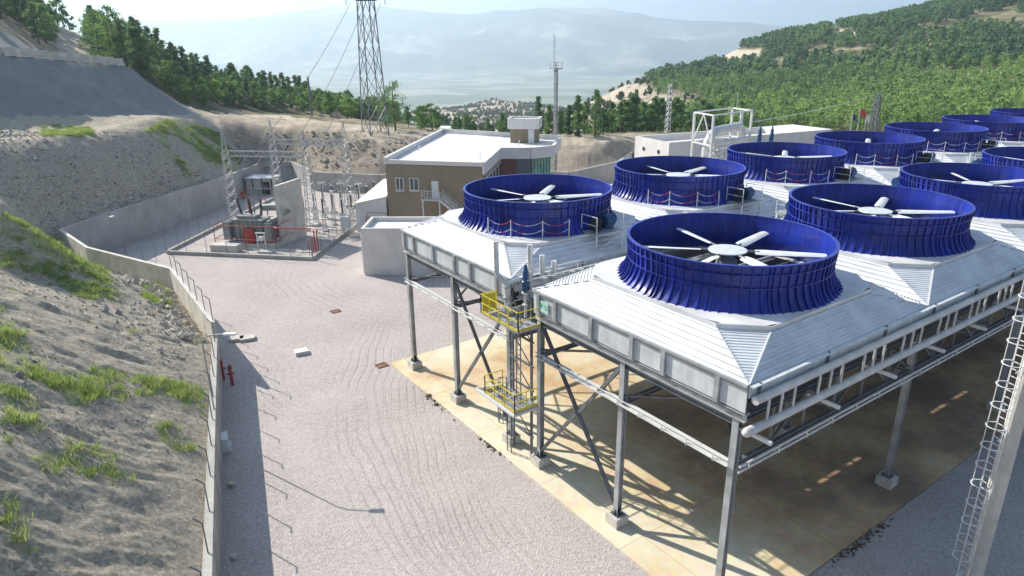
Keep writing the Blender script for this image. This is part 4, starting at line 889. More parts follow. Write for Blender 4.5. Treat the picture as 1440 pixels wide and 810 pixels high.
# lean-to with white mono-pitch roof, left of the brown building
lt = thing('lean_to', 'white clad shed with sloping white roof against the left side of the brown building', 'shed', (33.4, 83.1, 0))
q = [np.array((33.3,83.1)), np.array((36.25,80.0)), np.array((44.0,87.6)), np.array((41.0,90.7))]; zt = [3.75,4.75,5.9,4.9]
m = MB(); m.add([(*p, 0) for p in q]+[(*p, z) for p, z in zip(q, zt)], BOXF); m.build('wall', M['parapet'], lt)
ctr = sum(q)/4; q2 = [p+(p-ctr)*.03 if k != 1 and k != 2 else p for k, p in enumerate(q)]; m = MB(); m.add([(*p, z+.02) for p, z in zip(q2, zt)]+[(*p, z+.12) for p, z in zip(q2, zt)], BOXF); m.build('roof', M['white'], lt)
m = MB(); m.path([(33.6,82.3,0),(33.6,82.3,3.4),(33.4,82.9,3.7)], .06, 8); m.build('downpipe', M['lsteel'], lt)
# white water tank block
T0 = np.array((26.65,65.6)); td = np.array((.80,-.60)); tn = np.array((.60,.80)); TA = math.atan2(td[1], td[0])
tk = thing('water_tank', 'white rendered rectangular tank block with open top beside the rear condenser row', 'tank', (*T0, 0))
q = [T0, T0+td*8.2, T0+td*8.2+tn*5.2, T0+tn*5.2]
m = MB(); m.prism([tuple(p) for p in q], 0, 4.7); m.build('wall', M['white'], tk)
m = MB()
for i in range(4):
    a_, b_ = q[i], q[(i+1) % 4]; c = (a_+b_)/2; d, l = unit(a_, b_); nn = np.array([-d[1], d[0]])*.14; m.box((*(c+nn), 4.93), (l if i % 2 == 0 else l-.56, .28, .47), math.atan2(d[1], d[0]))
m.build('parapet', M['white'], tk)
m = MB(); c = T0+td*5.3; m.box((*(c-tn*.03), 2.3), (.22,.08,.22), TA); m.build('hatch', M['brown'], tk)
m = MB(); m.path([(*(T0-td*.25+tn*.8), 0), (*(T0-td*.25+tn*.8), 4.2), (*(T0-td*.05+tn*.8), 4.6)], .06, 8); m.build('downpipe', M['lsteel'], tk)
m = MB()
for z_ in (2.6, 3.2): m.path([(34.0,81.6,0),(34.0+.3*(z_-2.6),81.6,z_-.4),(36.1,79.4,z_-.4)], .045, 8)
o = m.build('fire_pipe', M['red']); origin_mesh(o); tag(o, 'thin red pipe bends in front of the white shed', 'pipe')
# ------------------------------------------------------------------ substation
SA, SB, SC2, SD = np.array((10.95,87.4)), np.array((24.05,74.3)), np.array((45.5,98.8)), np.array((30.5,110.5))
m = MB(); m.prism([tuple(SA),tuple(SB),tuple(SC2),tuple(SD)], -.1, .05); o = m.build('substation_gravel', yd.data.materials[0]); struct(o)
def curb(a_, b_, lab):
    m = MB(); m.wallseg(a_, b_, -.1, .42, .42, .3); o = m.build('concrete_kerb', M['concrete']); origin_mesh(o); tag(o, lab, 'kerb', 'kerbs round the substation')
s1, _ = unit(SA, SB); s2_, _ = unit(SB, SC2)
curb(SA, SB, 'low concrete kerb along the front of the fenced substation'); curb(SB+s2_*.16, SC2, 'low concrete kerb along the right side of the fenced substation'); curb(SD, SA+np.array((.1,.12)), 'low concrete kerb along the left side of the fenced substation')
fence([tuple(SD), tuple(SA), tuple(SB)], [.42]*3, 2.6, 'dark angled posts of the wire fence round the front and left of the substation', h=2.1, grp='substation fences')
fence([tuple(SB+s2_*.2), tuple(SC2)], [.42]*2, 2.8, 'wire fence posts along the right side of the substation', h=2.1, grp='substation fences')
fence([(3.2,80.4),(8.0,83.5),tuple(SA)], [0,0,0], 3.2, 'thin wire fence crossing from the bending wall to the substation corner', h=2.2, grp='substation fences')
# firewall
m = MB(); m.wallseg((23.2,82.8), (27.1,85.4), -.1, 7.4, 7.55, .4)
for z_ in (2.6, 5.1): m.wallseg((23.19,82.79), (27.11,85.41), z_, z_+.03, z_+.03, .43)
o = m.build('firewall', M['lconcrete']); origin_mesh(o); tag(o, 'tall free-standing concrete fire wall beside the transformer', 'wall')
def lattice(mb, p, q, w0, w1, n, rt=.05, bt=.03, single=False):
    p, q, a_, b_ = mb.frame(p, q)
    def c(k, t): w = (w0+(w1-w0)*t)/2; s_ = ((-1,-1),(1,-1),(1,1),(-1,1))[k]; return p+(q-p)*t+a_*s_[0]*w+b_*s_[1]*w
    for k in range(4): mb.bar(c(k, 0), c(k, 1), rt)
    L_ = np.linalg.norm(q-p); ts = [0]
    for i in range(n): ts.append((i+1)/n)
    for i in range(n):
        for k in range(4):
            k2 = (k+1) % 4
            if single and (i+k) % 2: mb.bar(c(k, ts[i]), c(k2, ts[i+1]), bt)
            elif single: mb.bar(c(k2, ts[i]), c(k, ts[i+1]), bt)
            else: mb.bar(c(k, ts[i]), c(k2, ts[i+1]), bt); mb.bar(c(k2, ts[i]), c(k, ts[i+1]), bt)
for n_, (A_, s_) in enumerate((((21.5,98.0),11.6),((30.2,106.0),11.6))):
    B_ = (A_[0]+.707*s_, A_[1]-.707*s_); r = thing('gantry', ['galvanised lattice gantry nearest the transformer', 'galvanised lattice gantry at the back of the substation'][n_], 'gantry', (*A_, 0), group='substation gantries')
    for p in (A_, B_):
        m = MB(); lattice(m, (*p, .3), (*p, 9.9), 1.25, .75, 15, .09, .055, True); m.build('lattice_post', M['steel'], r)
        m = MB(); lattice(m, (*p, 9.9), (*p, 12.9), .7, .06, 5, .05, .03, True); m.build('earth_peak', M['steel'], r)
        m = MB(); m.box((*p, .2), (1.7,1.7,.4), .78); m.build('footing', M['lconcrete'], r)
    m = MB(); lattice(m, (*A_, 9.7), (*B_, 9.7), .7, .7, 16, .08, .05, True); m.build('lattice_beam', M['steel'], r)
    for k in range(3):
        t = .25+.25*k; x_, y_ = A_[0]+(B_[0]-A_[0])*t, A_[1]+(B_[1]-A_[1])*t; m = MB()
        for j in range(7): m.tube((x_-.5-.12*j, y_-.5-.12*j, 9.35-.1*j), (x_-.56-.12*j, y_-.56-.12*j, 9.30-.1*j), .12, 8)
        m.tube((x_-.4, y_-.4, 9.4), (x_-1.5, y_-1.5, 8.5), .03, 6); m.build('insulator_string', M['insul'], r)
# transformer
tr = thing('transformer', 'large grey power transformer with cooling radiators, bushings and red deluge pipes around it', 'transformer', (20.4,84.6,0))
TRA = math.radians(-45); tc, ts_ = math.cos(TRA), math.sin(TRA); tcx, tcy = 20.9, 85.4
def tl(u, v, z): return (tcx+tc*u-ts_*v, tcy+ts_*u+tc*v, z)
m = MB(); m.box(tl(0,0,.3), (7.4,4.4,.5), TRA); m.build('plinth', M['lconcrete'], tr)
m = MB(); m.box(tl(-.3,0,1.9), (3.8,2.0,2.6), TRA); m.box(tl(-.3,0,3.25), (4.1,2.25,.12), TRA); m.box(tl(-.6,0,3.5), (2.4,1.5,.4), TRA)
for k in range(7): m.box(tl(-2.1+k*.6,-1.05,1.9), (.1,.14,2.5), TRA)
m.build('tank', M['trafo'], tr)
m = MB(); m.box(tl(.1,-1.5,1.3), (1.4,.7,1.9), TRA); m.build('control_cabinet', M['red'], tr)
for u in (-3.0, 2.5):
    for v in (-.8, .8):
        m = MB()
        for k in range(9): m.box(tl(u, v-.6+k*.15, 1.9), (.9,.05,2.2), TRA)
        m.tube(tl(u, v-.65, 2.95), tl(u, v+.65, 2.95), .07, 8); m.tube(tl(u, v-.65, .85), tl(u, v+.65, .85), .07, 8); m.build('radiator', M['trafo'], tr)
m = MB(); m.tube(tl(.6,1.5,4.3), tl(3.6,1.5,4.5), .45, 16); m.bar(tl(1.2,1.3,3.2), tl(1.2,1.5,4.1), .1); m.bar(tl(3,1.3,1), tl(3,1.5,4.1), .1); m.build('conservator', M['trafo'], tr, True)
m = MB(); m.bar(tl(1.5,-1.0,2.6), tl(4.4,1.2,4.1), .5, .35); m.build('cable_duct', M['trafo'], tr)
for k in range(3):
    m = MB(); b0 = tl(-1.6+k*1.3, .2, 3.6); b1 = tl(-2.2+k*1.6, .5, 5.6); m.tube(b0, b1, .13, 10, .09)
    for j in range(9): t = j/9; p = [b0[i]+(b1[i]-b0[i])*t for i in range(3)]; p2 = [b0[i]+(b1[i]-b0[i])*(t+.04) for i in range(3)]; m.tube(p, p2, .19-.05*t, 10)
    m.build('bushing', M['insul'], tr)
dl = thing('deluge_pipework', 'red fire deluge pipe frame looping round the transformer', 'pipework', (20.4,84.0,0))
for z_ in (1.2, 2.9):
    m = MB(); c4 = [tl(-4.0,-2.5,z_), tl(4.0,-2.5,z_), tl(4.0,2.5,z_), tl(-4.0,2.5,z_)]
    for i in range(4): m.tube(c4[i], c4[(i+1) % 4], .045, 8)
    m.build('ring_pipe', M['red'], dl)
for u, v in ((-4.0,-2.5),(4.0,-2.5),(4.0,2.5),(-4.0,2.5),(0,-2.5)):
    m = MB(); m.tube(tl(u,v,.1), tl(u,v,2.95), .045, 8); m.build('pipe_post', M['red'], dl)
m = MB(); m.path([tl(4.0,-2.5,2.9), tl(4.6,-2.9,2.9), (25.3,77.3,2.9), (25.2,76.3,2.9), (25.2,76.3,.3)], .08, 8); m.path([(25.6,77.0,2.9),(25.6,76.5,2.9),(25.6,76.5,.3)], .08, 8); m.build('supply_pipe', M['red'], dl)
m = MB(); m.path([(22.4,93.2,0),(22.4,93.2,4.3),(24.2,91.2,4.3),(24.2,91.2,0)], .07, 8); m.path([(22.4,93.2,4.3),(22.4,93.2,5.8)], .05, 6); m.build('rear_frame', M['red'], dl)
m = MB(); m.box((16.9,84.1,.5), (3.4,1.1,.85), TRA); o = m.build('concrete_plinth', M['lconcrete']); origin_mesh(o); tag(o, 'pale concrete block just inside the front kerb of the substation', 'concrete block')
m = MB(); m.box((20.6,80.6,.16), (1.7,.9,.22), TRA); o = m.build('cover_slab', M['lconcrete']); origin_mesh(o); tag(o, 'flat pale cover slab in front of the transformer', 'slab')
r = thing('terminal_stand', 'white terminal stand in front of the transformer', 'stand', (20.5,81.9,0))
m = MB(); m.bar((20.2,82.2,.1), (20.2,82.2,2.2), .1); m.bar((20.9,81.5,.1), (20.9,81.5,2.2), .1); m.bar((20.1,82.3,2.2), (21.0,81.4,2.2), .14); m.build('frame', M['lsteel'], r); m = MB(); m.box((20.55,81.85,1.5), (.6,.3,.5), TRA); m.build('box', M['door'], r)
r = thing('valve_group', 'red upright valve group at the near corner of the substation', 'valve group', (24.6,76.2,0))
m = MB()
for k in range(3): m.tube((24.5+k*.2,76.5-k*.2,.1), (24.5+k*.2,76.5-k*.2,1.6+.3*k), .05, 8)
m.build('valve_pipe', M['red'], r)
# switchgear field: rows of equipment on steel supports
def equip(kind, loc, lab, grp):
    r = thing(kind, lab, {'surge_arrester':'arrester','post_insulator':'insulator','circuit_breaker':'breaker','current_transformer':'instrument transformer'}[kind], loc, group=grp, local=True)
    m = MB(); lattice(m, (0,0,.1), (0,0,2.5), .42, .36, 4, .05, .03, True); m.box((0,0,.1), (.8,.8,.25)); m.box((0,0,2.53), (.6,.6,.06)); m.build('support', M['steel'], r)
    hh = {'surge_arrester':1.9,'post_insulator':1.5,'circuit_breaker':2.4,'current_transformer':1.7}[kind]; rr0 = {'circuit_breaker':.13}.get(kind, .10); m = MB()
    m.tube((0,0,2.55), (0,0,2.55+hh), rr0*.7, 10)
    for j in range(int(hh/.14)): m.tube((0,0,2.62+j*.14), (0,0,2.68+j*.14), rr0*1.35, 10)
    m.build('insulator', M['insul'], r)
    m = MB(); m.tube((0,0,2.55+hh), (0,0,2.65+hh), .16, 10); 
    if kind == 'current_transformer': m.tube((0,0,2.65+hh), (0,0,3.1+hh), .24, 12)
    if kind == 'circuit_breaker': m.tube((-.5,0,2.75+hh), (.5,0,2.75+hh), .12, 10); m.bar((0,-.1,2.7+hh), (0,-.4,.9), .09); m.box((0,-.45,1.2), (.8,.5,1.1)); m.tube((0,0,2.6+hh), (0,0,2.75+hh), .1, 8)
    m.build('head', M['lsteel'], r); return r
kinds = ['surge_arrester','current_transformer','circuit_breaker','post_insulator','post_insulator']
RN = {'surge_arrester':'surge arrester','current_transformer':'instrument transformer with metal head','circuit_breaker':'circuit breaker with control box','post_insulator':'brown post insulator'}
PSN = ['left','middle','right']; protos = {}
for kr, kind in enumerate(kinds):
    for k in range(3):
        bx = np.array((29.2,86.6))+np.array((.66,.75))*(kr*3.5)+np.array((.707,-.707))*((k-1)*2.7+1.0)
        lab = '%s %s in the %s switchgear row behind the fire wall' % (PSN[k], RN[kind], ORD[kr]); grp = 'switchgear in the substation'
        if kind not in protos: protos[kind] = equip(kind, (*bx, 0), lab, grp)
        else: dup(protos[kind], (*bx, 0), 0, lab)
m = MB()
for k in range(3):
    for zz in (4.6,):
        pts = []
        for kr in range(5):
            bx = np.array((29.2,86.6))+np.array((.66,.75))*(kr*3.5)+np.array((.707,-.707))*((k-1)*2.7+1.0); pts.append((bx[0], bx[1], zz-.1*(kr % 2)))
        m.path(pts, .03, 6)
o = m.build('busbar', M['steel']); origin_mesh(o); tag(o, 'thin grey busbar conductors linking the switchgear rows', 'conductor')
for n_, (x_, y_, lab) in enumerate(((36.4,88.6,'light grey control cabinet on legs right of the gantries'),(31.5,82.4,'light grey control cabinet on legs nearest the right kerb'))):
    r = thing('control_cabinet', lab, 'cabinet', (x_, y_, 0), group='substation cabinets')
    m = MB(); m.box((x_,y_,1.75), (1.1,.7,1.5), TRA); m.build('cabinet_box', M['lsteel'], r); m = MB()
    for u, v in ((-.45,-.25),(.45,-.25),(.45,.25),(-.45,.25)): m.bar((x_+tc*u-ts_*v, y_+ts_*u+tc*v, 0), (x_+tc*u-ts_*v, y_+ts_*u+tc*v, 1.0), .07)
    m.build('leg', M['steel'], r)
# cable trench covers
for k in range(4):
    a_ = SB+s2_*(3+k*5.2)+np.array((-.9,.8)); m = MB(); m.wallseg(a_, a_+np.array((-.68,.74))*9, 0, .16, .16, .7); o = m.build('trench_cover', M['lconcrete']); origin_mesh(o); tag(o, 'pale cable trench cover, %s back from the near right substation corner' % ORD[k], 'trench cover', 'cable trench covers')
# disconnector portal behind
r = thing('disconnector_frame', 'dark steel portal frame between the transformer and the grey shelter', 'frame', (25.5,97.5,0))
m = MB()
for p in ((24.4,98.6),(27.0,96.8)): m.bar((*p,0), (*p,4.4), .16)
m.bar((24.3,98.7,4.4), (27.1,96.7,4.4), .18); m.build('frame', M['dsteel'], r)
for k in range(3):
    p = (24.6+k*1.1, 98.4-k*.76); m = MB(); m.tube((*p,4.5), (*p,5.9), .09, 8)
    for j in range(7): m.tube((*p,4.6+j*.17), (*p,4.66+j*.17), .15, 8)
    m.build('insulator', M['insul'], r)
# grey shelter behind, red fire cabinet
sh = thing('equipment_shelter', 'grey equipment shelter with dark doorway in the far corner of the yard', 'shelter', (31.5,116.5,0)); sa = math.radians(-42)
m = MB(); m.box((31.0,117.0,1.35), (4.4,3.2,2.7), sa); m.build('wall', M['concrete2'], sh)
m = MB(); m.box((31.0,117.0,2.75), (4.7,3.5,.12), sa); m.build('roof', M['lsteel'], sh)
cs, sn = math.cos(sa), math.sin(sa); m = MB(); m.box((31.0+cs*1.2+sn*1.62, 117.0+sn*1.2-cs*1.62, 1.15), (1.4,.08,2.1), sa); m.build('doorway', M['dark'], sh)
r = thing('fire_cabinet', 'small red fire cabinet against the long grey wall', 'cabinet', (26.2,112.6,0))
m = MB(); m.box((26.6,113.4,.75), (.6,.35,1.15), math.radians(48)); m.build('cabinet_box', M['red'], r); m = MB(); m.box((26.6,113.4,.1), (.9,.5,.18), math.radians(48)); m.build('base', M['lconcrete'], r)
# ------------------------------------------------------------------ long white building
W0 = np.array((84.8,76.4)); wx = np.array((.985,-.172)); wy = np.array((.17,.985)); WL, WD, WZ = 37.0, 9.4, 8.0
wb = thing('white_building', 'long white flat-roofed building with a recessed roof behind the rear condenser row', 'building', (*W0, 0))
wc = [W0, W0+wx*WL, W0+wx*WL+wy*WD, W0+wy*WD]
m = MB(); m.prism([tuple(p) for p in wc], 0, 6.6); m.build('wall', M['white'], wb)
m = MB(); m.wallseg(wc[0], wc[1], 6.5, WZ, WZ, 1.4); m.v = [(x+wy[0]*.7, y+wy[1]*.7, z) for x, y, z in m.v]; m.build('parapet', M['white'], wb)
m = MB(); m.wallseg(wc[3]-wy*.2, wc[2]-wy*.2, 6.5, WZ, WZ, .4); m.build('parapet', M['white'], wb)
m = MB(); m.wallseg(wc[0]+wy*1.42+wx*.2, wc[3]-wy*.42+wx*.2, 6.5, WZ-.003, WZ-.003, .4); m.build('parapet', M['white'], wb)
m = MB(); m.wallseg(wc[1]+wy*1.42-wx*4.2, wc[2]-wy*.42-wx*4.2, 6.5, WZ-.003, WZ-.003, 8.3); m.build('roof_slab', M['wroof'], wb)
for t in (.28, .72):
    p = W0+wy*WD*t-wx*.02; m = MB(); m.tube((p[0]+wx[0]*.1, p[1]+wx[1]*.1, 6.2), (p[0]-wx[0]*.05, p[1]-wx[1]*.05, 6.2), .35, 16); m.build('round_vent', M['dark'], wb)
# pipe rack
prx, pry = 77.5, 66.0
pr_ = thing('pipe_rack', 'tall white steel rack carrying silver insulated pipes in front of the white building', 'pipe rack', (prx, pry, 0))
zt_ = 12.9; PR = [D(977,158,100)[:2], D(1004,160,96)[:2], D(1058,156,104)[:2]]; PR.append(PR[2]+(PR[0]-PR[1]))
ztops = [D(977,158,100)[2]]*4
for k in range(4):
    m = MB(); m.bar((*PR[k], 0), (*PR[k], ztops[0]), .28); m.build('post', M['lsteel'], pr_)
for z_ in (ztops[0], ztops[0]-4.0, ztops[0]-7):
    for k in range(4):
        m = MB(); m.bar((*PR[k], z_), (*PR[(k+1) % 4], z_), .18, .2); m.build('beam', M['lsteel'], pr_)
def mid(a_, b_, t=.5): return a_+(b_-a_)*t
m = MB(); p = mid(PR[0], PR[1]); m.bar((*p, ztops[0]), (*PR[0], ztops[0]-4), .13); m.bar((*p, ztops[0]), (*PR[1], ztops[0]-4), .13); m.build('brace', M['lsteel'], pr_)
m = MB(); zq = ztops[0]-2.4; a_, b_ = mid(PR[1], PR[0], .4), mid(PR[2], PR[3], .4)
aw = (b_-a_)/np.linalg.norm(b_-a_); st = a_+aw*.8
m.path([(*(st), zq-5), (*(st), zq-2.6), (*(st+aw*.25), zq-1.4), (*(st+aw*1.0), zq-.4), (*(st+aw*1.9), zq), (*(b_-aw*.9), zq+.1), (*(b_-aw*.2), zq-.4), (*b_, zq-1.4), (*b_, zq-5)], .62, 16); m.build('insulated_pipe', M['wpipe'], pr_, True)
for k in range(5):
    m = MB(); zz = ztops[0]-3.7-.75*k; o_ = (PR[0]-PR[1])*(.15*(k % 3)); m.tube((*(PR[1]+aw*.4+o_), zz), (*(PR[2]-aw*.2+o_), zz), (.26,.18,.32,.2,.24)[k], 12); m.build('pipe', M['wpipe'], pr_, True)
for k in range(9):
    m = MB(); p = PR[1]+aw*(.8+k*.7)+(PR[0]-PR[1])*.2*(k % 2); m.tube((*p, 2), (*p, ztops[0]-3.9-(k % 3)*.8), .16+.06*(k % 3), 10); m.tube((*p, ztops[0]-5.4-(k % 2)), (*p, ztops[0]-5.1-(k % 2)), .42, 12); m.build('riser', M['wpipe'] if k % 2 else M['lsteel'], pr_, True)
m = MB(); m.tube((*mid(PR[2],PR[3],.5), ztops[0]-3), (*mid(PR[2],PR[3],.5), ztops[0]-.4), .25, 10); m.tube((*mid(PR[3],PR[2],.2), ztops[0]), (*mid(PR[3],PR[2],.2), ztops[0]+2.3), .03, 6); m.build('vent_pipe', M['lsteel'], pr_)
for n_, px_ in enumerate((1067.5, 1084.5)):
    b0 = D(px_, 197, 92); m = MB(); m.lathe((b0[0], b0[1], b0[2]), [(.2,-.6),(.26,-.2),(.26,.7),(.2,.8),(.2,1.2),(.1,1.4),(.05,1.9),(0.001,1.95)], 12)
    r = thing('valve_actuator', ['dark blue upright valve motor just right of the pipe rack', 'dark blue upright valve motor farther right of the pipe rack, before the white building'][n_], 'valve motor', tuple(b0-np.array((0,0,6))), group='valve motors by the pipe rack')
    m.build('motor', M['motor'], r, True); m = MB(); m.tube((b0[0],b0[1],1), (b0[0],b0[1],b0[2]-.5), .16, 10); m.build('valve_body', M['wpipe'], r, True)
# flagpoles
for n_, (px_, py_, d_, mm, lab) in enumerate(((1199.5,158.5,175,'flagb','flagpole with a small dark blue flag, leftmost of the three'),(1210,152,175,'flagr','flagpole with a red flag, middle and tallest of the three'),(1219,160,175,'flagw','flagpole with a small white flag, rightmost of the three'))):
    t_ = D(px_, py_, d_); r = thing('flagpole', lab, 'flagpole', (t_[0], t_[1], 0), group='flagpoles beyond the condenser rows')
    gz = ground(t_[0], t_[1]); m = MB(); m.tube((t_[0],t_[1],gz-.5), tuple(t_), .10, 8, .06); m.build('pole', M['lsteel'], r)
    m = MB(); w_ = 1.5 if n_ == 1 else 1.0; vs = []; nx = 8
    for i in range(nx+1):
        for j in range(4): u = i/nx; vs.append((t_[0]+Rv[0]*w_*u+.12*math.sin(u*7)*Fv[0], t_[1]+Rv[1]*w_*u+.12*math.sin(u*7)*Fv[1], t_[2]-.1-j*.42-u*.7-.05*math.sin(u*9)))
    m.add(vs, [(i*4+j, i*4+j+1, i*4+j+5, i*4+j+4) for i in range(nx) for j in range(3)]); m.build('flag', M[mm], r)
# lattice masts and pylon
def pylon_at(px_, py_, d_, top_py, w0, w1, name, lab, cat, panels, th, arms=None, mtl='dsteel', extra=None, zoff=0):
    b_ = D(px_, py_, d_); gz = ground(b_[0], b_[1]); v = ray(px_, top_py); t = d_/math.hypot(v[0], v[1]); zt = H+v[2]*t
    r = thing(name, lab, cat, (b_[0], b_[1], gz)); yaw = .5
    m = MB(); lattice(m, (b_[0],b_[1],gz-.3), (b_[0],b_[1],zt), w0, w1, panels, th, th*.6); m.build('lattice_body', M[mtl], r)
    return r, b_, gz, zt
r, b_, gz, zt = pylon_at(528,186,131,-75,3.7,1.7,'pylon','dark steel lattice transmission pylon standing on the terrace left of the brown building','pylon',6,.15)
for k, (z_, w_) in enumerate(((gz+23.4,3.4),(gz+28.0,3.2))):
    for s_ in (-1, 1):
        m = MB(); q0 = np.array((b_[0], b_[1], z_)); q1 = q0+np.array((Rv[0]*s_*w_, Rv[1]*s_*w_, .2)); m.bar(q0+np.array((0,0,.8)), q1, .1); m.bar(q0, q1, .12); m.bar(q0-np.array((Fv[0],Fv[1],0))*.6, q1, .1); m.build('cross_arm', M['dsteel'], r)
        if k == 0:
            m = MB()
            for j in range(9): m.tube(q1-np.array((0,0,.2+.15*j)), q1-np.array((0,0,.26+.15*j)), .14, 8)
            m.build('insulator_string', M['insul'], r)
m = MB(); m.box((b_[0], b_[1], gz+22.9), (3.4,3.4,.14), head); m.build('work_platform', M['dsteel'], r)
PB, PZ = b_, gz
# conductors from the pylon down to the gantry
for n_, (tx_, off) in enumerate(((24.5,-2.6),(27.5,0),(34.0,2.6))):
    a_ = np.array((PB[0]+Rv[0]*off, PB[1]+Rv[1]*off, PZ+22.5)); e_ = np.array(((24.4,95.1,9.7),(32.9,103.3,9.7),(35.8,100.4,9.7))[n_]); pts = []
    for k in range(17): t = k/16; p = a_+(e_-a_)*t; p[2] -= 4.0*t*(1-t)*1.1; pts.append(p)
    m = MB(); m.path(pts, .035, 5); o = m.build('power_line', M['wire']); origin_mesh(o); tag(o, '%s of the three sagging conductors running from the pylon down to the gantries' % ['leftmost','middle','rightmost'][n_], 'power line', 'conductors from the pylon')
r, b_, gz, zt = pylon_at(781,192,116,97,.42,.38,'telecom_mast','slim grey mast with a caged top platform behind the brown building roof','mast',26,.10, mtl='steel')
m = MB(); m.tube((b_[0],b_[1],gz), (b_[0],b_[1],zt), .13, 10); m.build('pole', M['steel'], r)
m = MB(); rails(m, [(b_[0]-.7,b_[1]-.7),(b_[0]+.7,b_[1]-.7),(b_[0]+.7,b_[1]+.7),(b_[0]-.7,b_[1]+.7)], zt, 1.0, True); m.box((b_[0],b_[1],zt), (1.5,1.5,.08)); m.build('platform', M['steel'], r)
m = MB(); m.tube((b_[0]-.5,b_[1],zt), (b_[0]-.5,b_[1],zt+5.3), .05, 6); m.tube((b_[0]-.1,b_[1]+.2,zt), (b_[0]-.1,b_[1]+.2,zt+5.0), .025, 6); m.build('antenna', M['steel'], r)
pylon_at(938,190,150,118,.9,.5,'lattice_mast','small lattice mast rising out of the trees left of the pipe rack','mast',10,.10, mtl='steel')
pylon_at(1227,186,196,131,2.2,.9,'lattice_mast','dark lattice pylon beside the flagpoles','pylon',8,.22)
pylon_at(438,158,165,108,.25,.2,'utility_pole','thin dark pole standing among the pines left of the pylon','pole',3,.12)
a_ = D(1061,171,104); e_ = D(1226,134,196)
m = MB(); pts = [a_+(e_-a_)*k/20-np.array((0,0,.5*k/20*(1-k/20)*4)) for k in range(21)]; m.path(pts, .05, 5); o = m.build('power_line', M['lsteel']); origin_mesh(o); tag(o, 'pale line sagging from the pipe rack towards the forested hill', 'power line')
# small houses beyond the terrace
for n_, (px_, py_, d_, w_, lab) in enumerate(((578,184,215,13,'small white house with a reddish gable beyond the terrace'),(620,186.5,235,21,'long low white building beyond the terrace, right of the small house'))):
    b_ = D(px_, py_, d_); r = thing('house', lab, 'house', (b_[0], b_[1], b_[2]-1)); z_ = b_[2]
    m = MB(); m.box((b_[0],b_[1],z_), (w_,6,3.6), -.9); m.build('wall', M['white'], r)
    m = MB(); c, s_ = math.cos(-.9), math.sin(-.9); vs = []
    for u in (-w_/2-.3, w_/2+.3):
        for v, zz in ((-3.3,1.8),(0,3.0 if n_ == 0 else 2.3),(3.3,1.8)): vs.append((b_[0]+c*u-s_*v, b_[1]+s_*u+c*v, z_+zz))
    m.add(vs, [(0,3,4,1),(1,4,5,2),(0,1,2),(3,5,4),(0,2,5,3)]); m.build('roof', M['white'] if n_ else M['wroof'], r)
    for k in range(3): m = MB(); u = -w_/3+k*w_/3; m.box((b_[0]+c*u+s_*3.03, b_[1]+s_*u-c*3.03, z_+.2), (1.1,.08,1.3), -.9); m.build('window', M['maroon'] if n_ == 0 else M['pane'], r)
# concrete barriers on the bench of the embankment
xs = [-18,3,27,49,70,92,111,129,147,162,175]
for k in range(len(xs)-1):
    def bp(x_): return D(x_, float(np.interp(x_, [-20,0,90,182], [73.5,75.5,83.5,92.5])), float(np.interp(x_, [-20,0,90,182], [130,130.6,138.4,147.2])))
    a_, e_ = bp(xs[k]), bp(xs[k+1]); e_ = a_+(e_-a_)*.88; z_ = (ground(*a_[:2])+ground(*e_[:2]))/2; m = MB()
    d, l = unit(a_[:2], e_[:2]); c = (a_[:2]+e_[:2])/2; an = math.atan2(d[1], d[0]); m.box((*c, z_+.25), (l, .9, .5), an); m.box((*c, z_+.85), (l, .4, .9), an)
    o = m.build('concrete_barrier', M['lconcrete']); origin_mesh(o); tag(o, 'pale concrete barrier on the dark embankment, %s from the left' % ORD[k], 'barrier', 'barriers along the embankment bench')
# ------------------------------------------------------------------ small things in the yard
for n_, (px_, py_, lab) in enumerate(((333,478,'larger pale slab lying by the shadow edge near the low wall'),(348,477.5,'second half of the pale slab by the low wall, right piece'),(424,497,'single white slab lying alone on the open gravel'))):
    p = G(px_, py_); m = MB(); m.box((p[0],p[1],.14), (1.15,.9,.24) if n_ < 2 else (1.0,.8,.3), -.35+n_*.1); o = m.build('stone_slab', M['white' if n_ == 2 else 'lconcrete']); origin_mesh(o); tag(o, lab, 'slab', 'loose slabs on the gravel')
for n_, (px_, py_, lab) in enumerate(((472,438,'rusty drain grate in the open gravel'),(537,514,'rusty drain grate beside the corner of the concrete slab'))):
    p = G(px_, py_); r = thing('drain_grate', lab, 'drain grate', (p[0],p[1],0), group='drain grates'); m = MB()
    for s_ in (-1, 1): m.box((p[0]+s_*.40, p[1], .03), (.08,.72,.06), 0); m.box((p[0], p[1]+s_*.32, .03), (.72,.08,.06), 0)
    m.build('frame', M['rust'], r); m = MB()
    for k in range(7): m.box((p[0]-.3+k*.1, p[1], .03), (.05,.56,.03), 0)
    m.build('grate', M['rust'], r)
for n_, (px_, py_, lab) in enumerate(((314.5,534,'dark red hydrant post close to the low wall'),(327,541,'red hydrant post standing off the low wall'))):
    p = G(px_, py_); r = thing('hydrant', lab, 'hydrant', (p[0],p[1],0), group='hydrants in the wall shadow'); m = MB(); m.tube((p[0],p[1],0), (p[0],p[1],1.3), .12, 10); m.lathe((p[0],p[1],1.3), [(.16,0),(.16,.15),(.07,.28),(0.001,.3)], 10); m.build('barrel', M['red'], r, True)
    m = MB(); m.tube((p[0]-.25,p[1],.9), (p[0]+.25,p[1],.9), .07, 8); m.build('outlet', M['red'], r, True)
